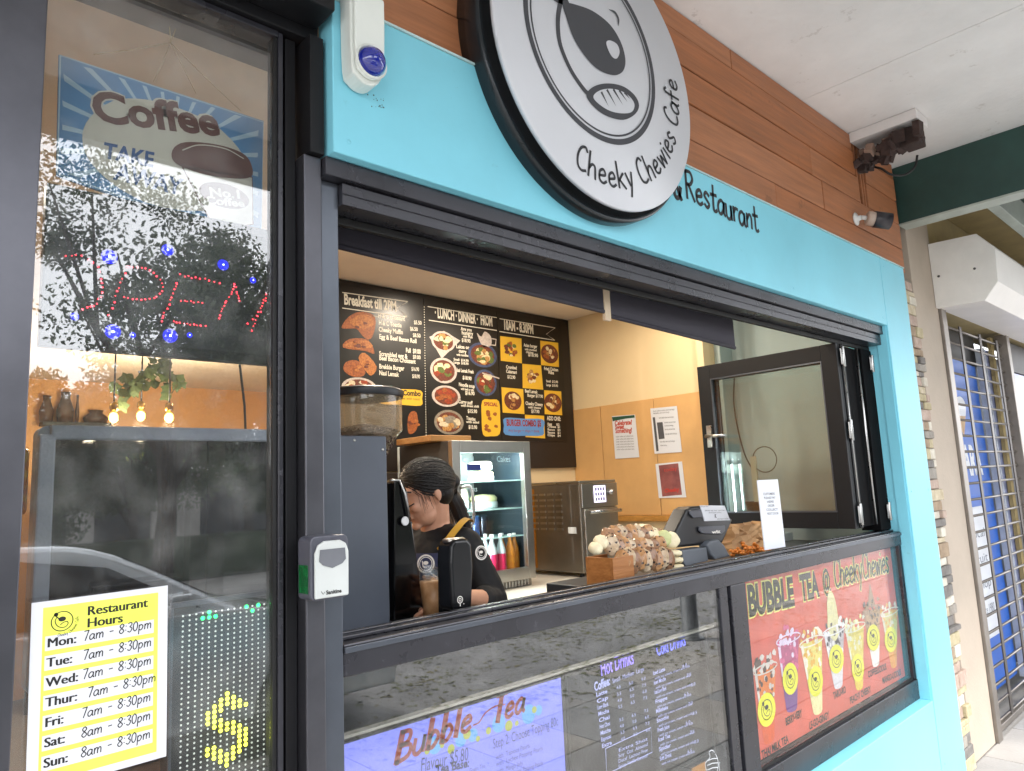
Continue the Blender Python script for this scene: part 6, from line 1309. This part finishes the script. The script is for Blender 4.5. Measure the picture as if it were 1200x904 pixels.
# green beam and neighbour canopy
GRN = mat('beam_green', '27453f', .5, var=.14, vs=4, bump=.1)
gb = thing('canopy_beam', 'dark green painted beam with pale lower edge crossing under the canopy at right', 'beam', (4.55, -1, 3.05))
MB().box(4.502, 4.60, -2.4, -.006, 3.052, 3.3995).build('web', GRN, gb, .003); MB().box(4.498, 4.62, -2.4, -.006, 3.040, 3.0515).build('bottom_flange', mat('flange_pale', 'a8aea6', .5, var=.1), gb, .002)
nc = thing('neighbour_canopy', 'green lined neighbouring canopy with pale cross ribs at the far right', 'canopy', (7, -1.2, 3.2))
MB().box(4.62, 14, -2.4, -.35, 3.30, 3.38).build('lining', mat('lining_green', '1e3a33', .6, var=.15, vs=3), nc)
for k in range(9): x = 5.2 + k * .95; MB().box(x, x + .05, -2.4, -.40, 3.26, 3.299).build('rib', mat('rib_pale', '8e968e', .5), nc)
MB().box(4.67, 14, -.46, -.40, 3.08, 3.259).build('edge_rail', mat('rib_pale', '8e968e'), nc, .003)
MB().box(4.62, 14, -.39, -.006, 3.31, 3.38).build('soffit_strip', mat('beige_dark', 'ab9a6e'), nc)
# ================================================================== CAMERA AND CABLE CLUSTER
SCK = 1.25
sc_ = thing('security_camera', 'small pale security camera with dark lens face on the timber cladding', 'camera', (4.0, -.05, 2.93))
c0 = P(1003, 257, 'y', -.036)
FCm = FR((c0.x, -.034, c0.z), (1, 0, 0), (0, 0, 1))
MB().lathe([(.034, 0), (.034, .006), (.014, .012), (.012, .03)], FCm, 20).build('bracket', WHITE, sc_)
d1 = Vector((c0.x, -.064, c0.z)); dv = Vector((.55, -.62, -.20)).normalized(); e1 = d1 + dv * .025
MB().tube([tuple(d1), tuple(e1)], .011, 10).build('arm', WHITE, sc_)
uu = dv.cross(Vector((0, 0, 1))).normalized(); FCb = FR(e1, uu, dv.cross(uu) * -1); FCb.w = dv
MB().lathe([(.030, 0), (.037, .005), (.037, .10), (.0, .10)], FCb, 20, cap=True).build('housing', mat('camera_beige', 'b8a698', .4, var=.05), sc_)
MB().lathe([(.040, .035), (.042, .037), (.042, .118), (.038, .118), (.035, .104), (0, .104)], FCb, 20, cap=False).build('hood', mat('camera_dark', '2a262c', .3), sc_)
MB().lathe([(.014, .1045), (.014, .11), (0, .113)], FCb, 14, cap=False).build('lens', mat('lens_grey', '8a8a96', .1), sc_)
jb = thing('junction_cluster', 'rusty brown cluster of broken brackets and a cable loop under the ceiling', 'junction box', (3.95, -.2, 3.3))
RST = mat('rusty_brown', '46342f', .8, var=.3, vs=20, col2='231815', bump=.5); RSL = mat('rusty_pale', '8e7668', .8, var=.2)
random.seed(31); MB().box(3.82, 3.99, -.36, -.031, 3.345, 3.3985).build('mount_board', SOFF, jb, .003)
for k in range(44):
    t_ = (k % 26) / 25; y = -.04 - t_ * .31; x = 3.90 + random.uniform(-.05, .06); z = 3.31 - (1 - t_) * .055 + random.uniform(-.03, .02); a, b_, c_ = random.uniform(.015, .04), random.uniform(.010, .03), random.uniform(.012, .04)
    R_ = Matrix.Rotation(random.uniform(-.6, .6), 3, 'X') @ Matrix.Rotation(random.uniform(-.6, .6), 3, 'Y'); vs = [R_ @ Vector((sx * a, sy * b_, sz * c_)) + Vector((x, y, z)) for sx in (-1, 1) for sy in (-1, 1) for sz in (-1, 1)]
    MB().add(vs, [(0, 1, 3, 2), (4, 6, 7, 5), (0, 4, 5, 1), (2, 3, 7, 6), (0, 2, 6, 4), (1, 5, 7, 3)]).build('bracket', RSL if k % 6 == 2 else RST, jb, .002)
MB().box(3.86, 3.97, -.345, -.26, 3.24, 3.33).build('box', RST, jb, .006)
MB().tube(catm([tuple(P(x, y, 'y', yy)) for x, y, yy in ((1075, 182, -.30), (1072, 196, -.28), (1060, 205, -.24), (1045, 205, -.20), (1033, 198, -.16), (1025, 196, -.12))], 6), .006, 8).build('cable_loop', BLACKINK, jb)
MB().tube(catm([tuple(P(x, y, 'y', yy)) for x, y, yy in ((1070, 140, -.33), (1074, 155, -.33), (1076, 170, -.32))], 5), .004, 6).build('cable', BLACKINK, jb)
# ================================================================== STREET (seen in the reflections)
def mirror(px, py, y): p = P(px, py, 'y', y); return Vector((p.x, -y, p.z))
# steel post at the kerb
q = P(785, 745, 'z', 0)
bl_ = thing('canopy_post', 'grey steel post standing at the kerb', 'post', (q.x, -3.0, 0)); MB().lathe([(.14, 0), (.14, .012), (.085, .014), (.085, 3.4)], FR((q.x, -3.0, 0), (1, 0, 0), (0, 1, 0)), 20).build('tube', mat('post_grey', '6a6c6e', .5, .3), bl_)
BRK = mat('bark', '3c332b', .9, var=.25, bump=.6, bs=20); LFM = [mat('leaf_green_%d' % i, c, .6, var=.3, vs=1.2, col2=d) for i, (c, d) in enumerate((('5a6a48', '38442c'), ('4c5c3c', '2c3824')))]
def tree(x, y, h, cr, seed, label):
    rnd = random.Random(seed); t = thing('street_tree', label, 'tree', (x, y, 0), 'trees across the road')
    mb = MB(); path = [Vector((x, y, 0)), Vector((x + .1, y, h * .2)), Vector((x - .05, y + .1, h * .42))]; mb.tube(path, [h * .028, h * .022, h * .018], 8); tips = []
    for k in range(9):
        a = k * 2.4; s_ = path[1].lerp(path[2], rnd.random()); L_ = h * rnd.uniform(.25, .45); e = s_ + Vector((math.cos(a) * L_ * .6, math.sin(a) * L_ * .6, L_)); m_ = s_.lerp(e, .5) + Vector((rnd.uniform(-.2, .2), rnd.uniform(-.2, .2), 0)); mb.tube([s_, m_, e], [h * .012, h * .008, h * .003], 6); tips += [m_, e]
        for j in range(2): e2 = e + Vector((rnd.uniform(-1, 1), rnd.uniform(-1, 1), rnd.uniform(0, 1))) * cr * .4; mb.tube([m_, e2], [h * .006, h * .002], 5); tips.append(e2)
    mb.build('trunk', BRK, t); cl = []
    for k in range(46):
        b_ = rnd.choice(tips) + Vector((rnd.gauss(0, 1), rnd.gauss(0, 1), rnd.gauss(0, .7))) * cr * .22; cl.append((b_, rnd.uniform(.25, .55) * cr * .55))
    vs = []; fs = []
    for c, r in cl:
        for _ in range(620):
            d = Vector((rnd.gauss(0, 1), rnd.gauss(0, 1), rnd.gauss(0, .8))); d = d.normalized() * r * rnd.random() ** .45; p = c + d; s_ = rnd.uniform(.03, .065)
            u_ = Vector((rnd.gauss(0, 1), rnd.gauss(0, 1), rnd.gauss(0, 1))).normalized(); v_ = u_.orthogonal().normalized(); i0 = len(vs)
            vs += [p - u_ * s_, p + v_ * s_ * .5, p + u_ * s_, p - v_ * s_ * .5]; fs.append((i0, i0 + 1, i0 + 2, i0 + 3))
    MB().add(vs, fs).build('crown', LFM[seed % 2], t)
p = mirror(195, 560, 13); tree(p.x, -13.2, 7.7, 3.0, 1, 'large leafy tree across the road, reflected in the left glass')
p = mirror(285, 560, 13.0); tree(p.x + 1.2, -13.6, 7.0, 2.6, 2, 'smaller leafy tree right of the large one across the road')
tree(7.0, -15.5, 5.2, 2.6, 8, 'bushy tree directly before the car wash sign'); tree(2.5, -16, 5, 2.6, 9, 'bushy tree left of the one before the car wash sign'); tree(12.5, -16.5, 5.4, 2.8, 10, 'bushy tree right of the one before the car wash sign'); tree(9.5, -17, 4.6, 2.4, 5, 'low bushy tree behind the large one across the road'); tree(5.2, -18, 4.2, 2.2, 6, 'low bushy tree left of the other low one across the road'); tree(-3.5, -14, 7.5, 2.8, 3, 'leafy tree left of the large one across the road'); tree(15.5, -14, 7.5, 2.8, 4, 'leafy tree far right across the road')
MB().box(-60, 60, -60, -58, -.1, 4.2).build('far_hedge', mat('hedge', '3a4630', .9, var=.3, vs=.6, bump=1), None, label='long dark hedge far behind the street trees', cat='hedge')
# car wash building
cwb = thing('car_wash_building', 'low pale building with yellow green car wash lettering across the road', 'building', (6, -32, 0))
MB().box(-6, 22, -40, -32, -.15, 2.9).build('walls', mat('wash_wall', '8a8884', .8, var=.1), cwb); MB().box(-6.5, 22.5, -41, -31.2, 3.2, 4.2).build('fascia', mat('wash_fascia', '3a3834', .6), cwb)
for k in range(5): MB().box(-5 + k * 4.2, -1.8 + k * 4.2, -32.03, -31.99, .0, 2.7).build('bay_opening', mat('bay_dark', '24262a', .5), cwb)
FW = FR((0, -31.18, 0), (-1, 0, 0), (0, 0, 1)); mb = MB(); 
tline(mb, 'CAR WASH', FW, (-12.5, 3.4), (-6.5, 3.4), .6, .0, bold=.03); mb.build('lettering', mat('wash_letters', 'b8c83c', .5), cwb)
MB().box(-6.4, 16.4, -31.6, -31.2, 3.0, 3.19).build('soffit_edge', WHITE, cwb)
for x in (-6, -1, 4.4, 9.6, 15): MB().box(x, x + .25, -31.55, -31.3, -.1, 3.0).build('column', mat('wash_wall', '8a8884'), cwb)
MB().box(-20, 30, -15.2, -14.4, 0, .9).build('roadside_hedge', mat('hedge', '3a4630', .9, var=.3, vs=.6, bump=1), None, .1, label='low clipped hedge along the far pavement', cat='hedge')
# parked cars
def car(cx, cy, col, label, head=1):
    t = thing('parked_car', label, 'car', (cx, cy, -.12)); t.scale = (1, 1, 1.1); PNT = mat('paint_' + col, col, .18, .15, var=.02, coat=1.0); GLS = mat('car_glass', '14181c', .04, var=0); FS_ = lambda y: FR((cx, cy + y, -.12), (head, 0, 0), (0, 0, 1))
    body = [(-2.1, .32), (-2.15, .6), (-2.05, .86), (-1.7, .93), (.75, .95), (1.5, .84), (2.05, .70), (2.15, .5), (2.12, .3)]
    ct = [(p.x, p.y) for p in catm([Vector((a, b_, 0)) for a, b_ in body], 4)]
    for yy, w0, w1, sc2 in ((0, -.80, .80, 1),): MB().prism(ct, FS_(0), w0, w1).build('body', PNT, t, .07, seg=4)
    roof = [(-1.75, .93), (-1.45, 1.22), (-.9, 1.36), (-.2, 1.38), (.25, 1.30), (.95, .94)]
    rf = catm([Vector((a, b_, 0)) for a, b_ in roof], 4); vs = []; n = len(rf)
    f = FS_(0)
    for w_ in (-1, 1):
        for p in rf: vs.append(f(p.x, p.y, w_ * (.74 - .16 * max(0, (p.y - .93) / .45))))
    fs = [tuple(range(n))[::-1], tuple(range(n, 2 * n))] + [(i, i + 1, n + i + 1, n + i) for i in range(n - 1)]
    MB().add(vs, fs).build('cabin', PNT, t, .03)
    for w_ in (-1, 1):
        pts = [(-1.45, .97), (-1.25, 1.2), (-.85, 1.29), (-.25, 1.31), (.2, 1.24), (.72, .97)]; vs = [f(a, b_, w_ * (.748 - .16 * (b_ - .93) / .45)) for a, b_ in pts]; MB().add(vs, [tuple(range(6)) if w_ > 0 else tuple(range(6))[::-1]]).build('side_window', GLS, t)
        MB().prism([(2.0, .55), (2.1, .55), (2.06, .70), (1.85, .74)], f, w_ * .62, w_ * .812).build('headlight', mat('headlamp', 'd0d4d8', .1), t)
        MB().prism([(.45, .97), (.62, .97), (.60, 1.08), (.47, 1.08)], f, w_ * .80, w_ * .98).build('mirror', PNT, t, .02)
        for x in (-1.3, 1.35):
            wf = FR(f(x, .31, w_ * .70), (1, 0, 0), (0, 0, 1)); wh = MB().lathe([(.2, -.1), (.31, -.1), (.32, 0), (.31, .1), (.2, .1)], wf, 24).build('wheel', RUBBER, t); MB().lathe([(.19, -.125), (.2, .125)], wf, 20).build('rim', CHROME, wh)
    MB().add([f(.30, 1.285, -.60), f(.30, 1.285, .60), f(.93, .965, .70), f(.93, .965, -.70)], [(0, 1, 2, 3)]).build('windscreen', GLS, t); bpy.data.objects
car(1.0, -4.15, 'd4d8dc', 'silver hatchback parked at the kerb, reflected in the left glass'); car(16.5, -11.3, '9a9ea2', 'grey car on the far side of the road, reflected behind trees', -1); 
# leaf litter
random.seed(12); vs = []; fs = []; cls = [(random.uniform(1.5, 13), random.choice((-3.3, -3.6, -2.8, -4.2, -5.0)) + random.gauss(0, .3), random.uniform(.08, .35)) for _ in range(95)]
for k in range(11000):
    if k % 9 == 0: x, y = random.uniform(-2, 14), random.uniform(-7.5, -2.0)
    else:
        c = random.choice(cls); x, y = c[0] + random.gauss(0, c[2] * 1.8), c[1] + random.gauss(0, c[2])
    if y > -1.95: continue
    zz = -.118 if y < -3.27 else .003
    s_ = random.choice((.007, .010, .014, .020, .034)) * random.uniform(.7, 1.2); a = random.random() * 6.28; i0 = len(vs)
    for dx, dy, dz in ((-1, 0, 0), (0, .45, .2), (1, 0, .1), (0, -.45, .3)): vs.append((x + s_ * (dx * math.cos(a) - dy * math.sin(a)), y + s_ * (dx * math.sin(a) + dy * math.cos(a)), zz + abs(dz) * s_ * random.random()))
    fs.append((i0, i0 + 1, i0 + 2, i0 + 3))
MB().add(vs, fs).build('leaf_litter', mat('litter', '7a6f4e', .85, var=.4, vs=3, col2='56603a'), None, kind='stuff', label='scattered leaf litter along the kerb', cat='leaves')
# wall of the shop to the left, outside the frame
lw_ = thing('left_neighbour_wall', 'grey rendered wall left of the tall black framed shop window', 'wall', (-4, .05, 0))
MB().box(-9, -.502, -.01, .12, 0, 2.738).build('wall', mat('grey_render', '8d8780'), lw_)
# scuffs by the alarm box
mb = MB(); random.seed(6)
for k in range(16): mb.disc((.835 + random.uniform(-.01, .05), 2.515 + random.uniform(-.02, .012)), random.uniform(.0006, .0022), FY(-.0703), 0, 7)
mb.build('scuff_marks', mat('scuff_dark', '3c4a4c', .7), ts, kind='stuff')
# ================================================================== INTERIOR LIGHTS (lit lamps in the photograph)
def area(name, loc, size, e, col, par=None):
    l = bpy.data.lights.new(name, 'AREA'); l.shape = 'DISK'; l.size = size; l.energy = e; l.color = col
    o = bpy.data.objects.new(name, l); COL.objects.link(o); o.location = loc; return o
LENS = emit('downlight_lens', 'ffe2b8', 14)
DL = [(1.69, 1.13, 'round downlight in the kitchen ceiling above the coffee grinder'), (2.55, 1.5, 'round downlight in the kitchen ceiling in front of the menu boards'), (3.3, 1.0, 'round downlight in the kitchen ceiling near the open window leaf'), (3.2, .45, 'round downlight just inside the serving window head'),
      (.2, 1.6, 'round downlight over the window counter at the far left'), (1.0, 2.6, 'round downlight between the kitchen and the hanging bulbs'), (2.4, 4.4, 'round downlight right of the hanging bulbs'), (.6, 4.6, 'round downlight left of the hanging bulbs')]
for x, y, lb in DL:
    t = MB().lathe([(.052, 0), (.052, -.006), (.038, -.006), (.036, -.001)], FR((x, y, 2.779), (1, 0, 0), (0, 1, 0)), 24, cap=False).build('downlight', WHITE, None, label=lb, cat='ceiling light', group='downlights in the café ceiling')
    MB().disc((0, 0), .036, FR((x, y, 2.7745), (1, 0, 0), (0, -1, 0)), 0, 20).build('lens', LENS, t)
    area('downlight_lamp', (x, y, 2.768), .08, 4.2 * (.45 if x > 3 else .75 if y < 2 and x > 2 else 1.0), (1, .88, .72))
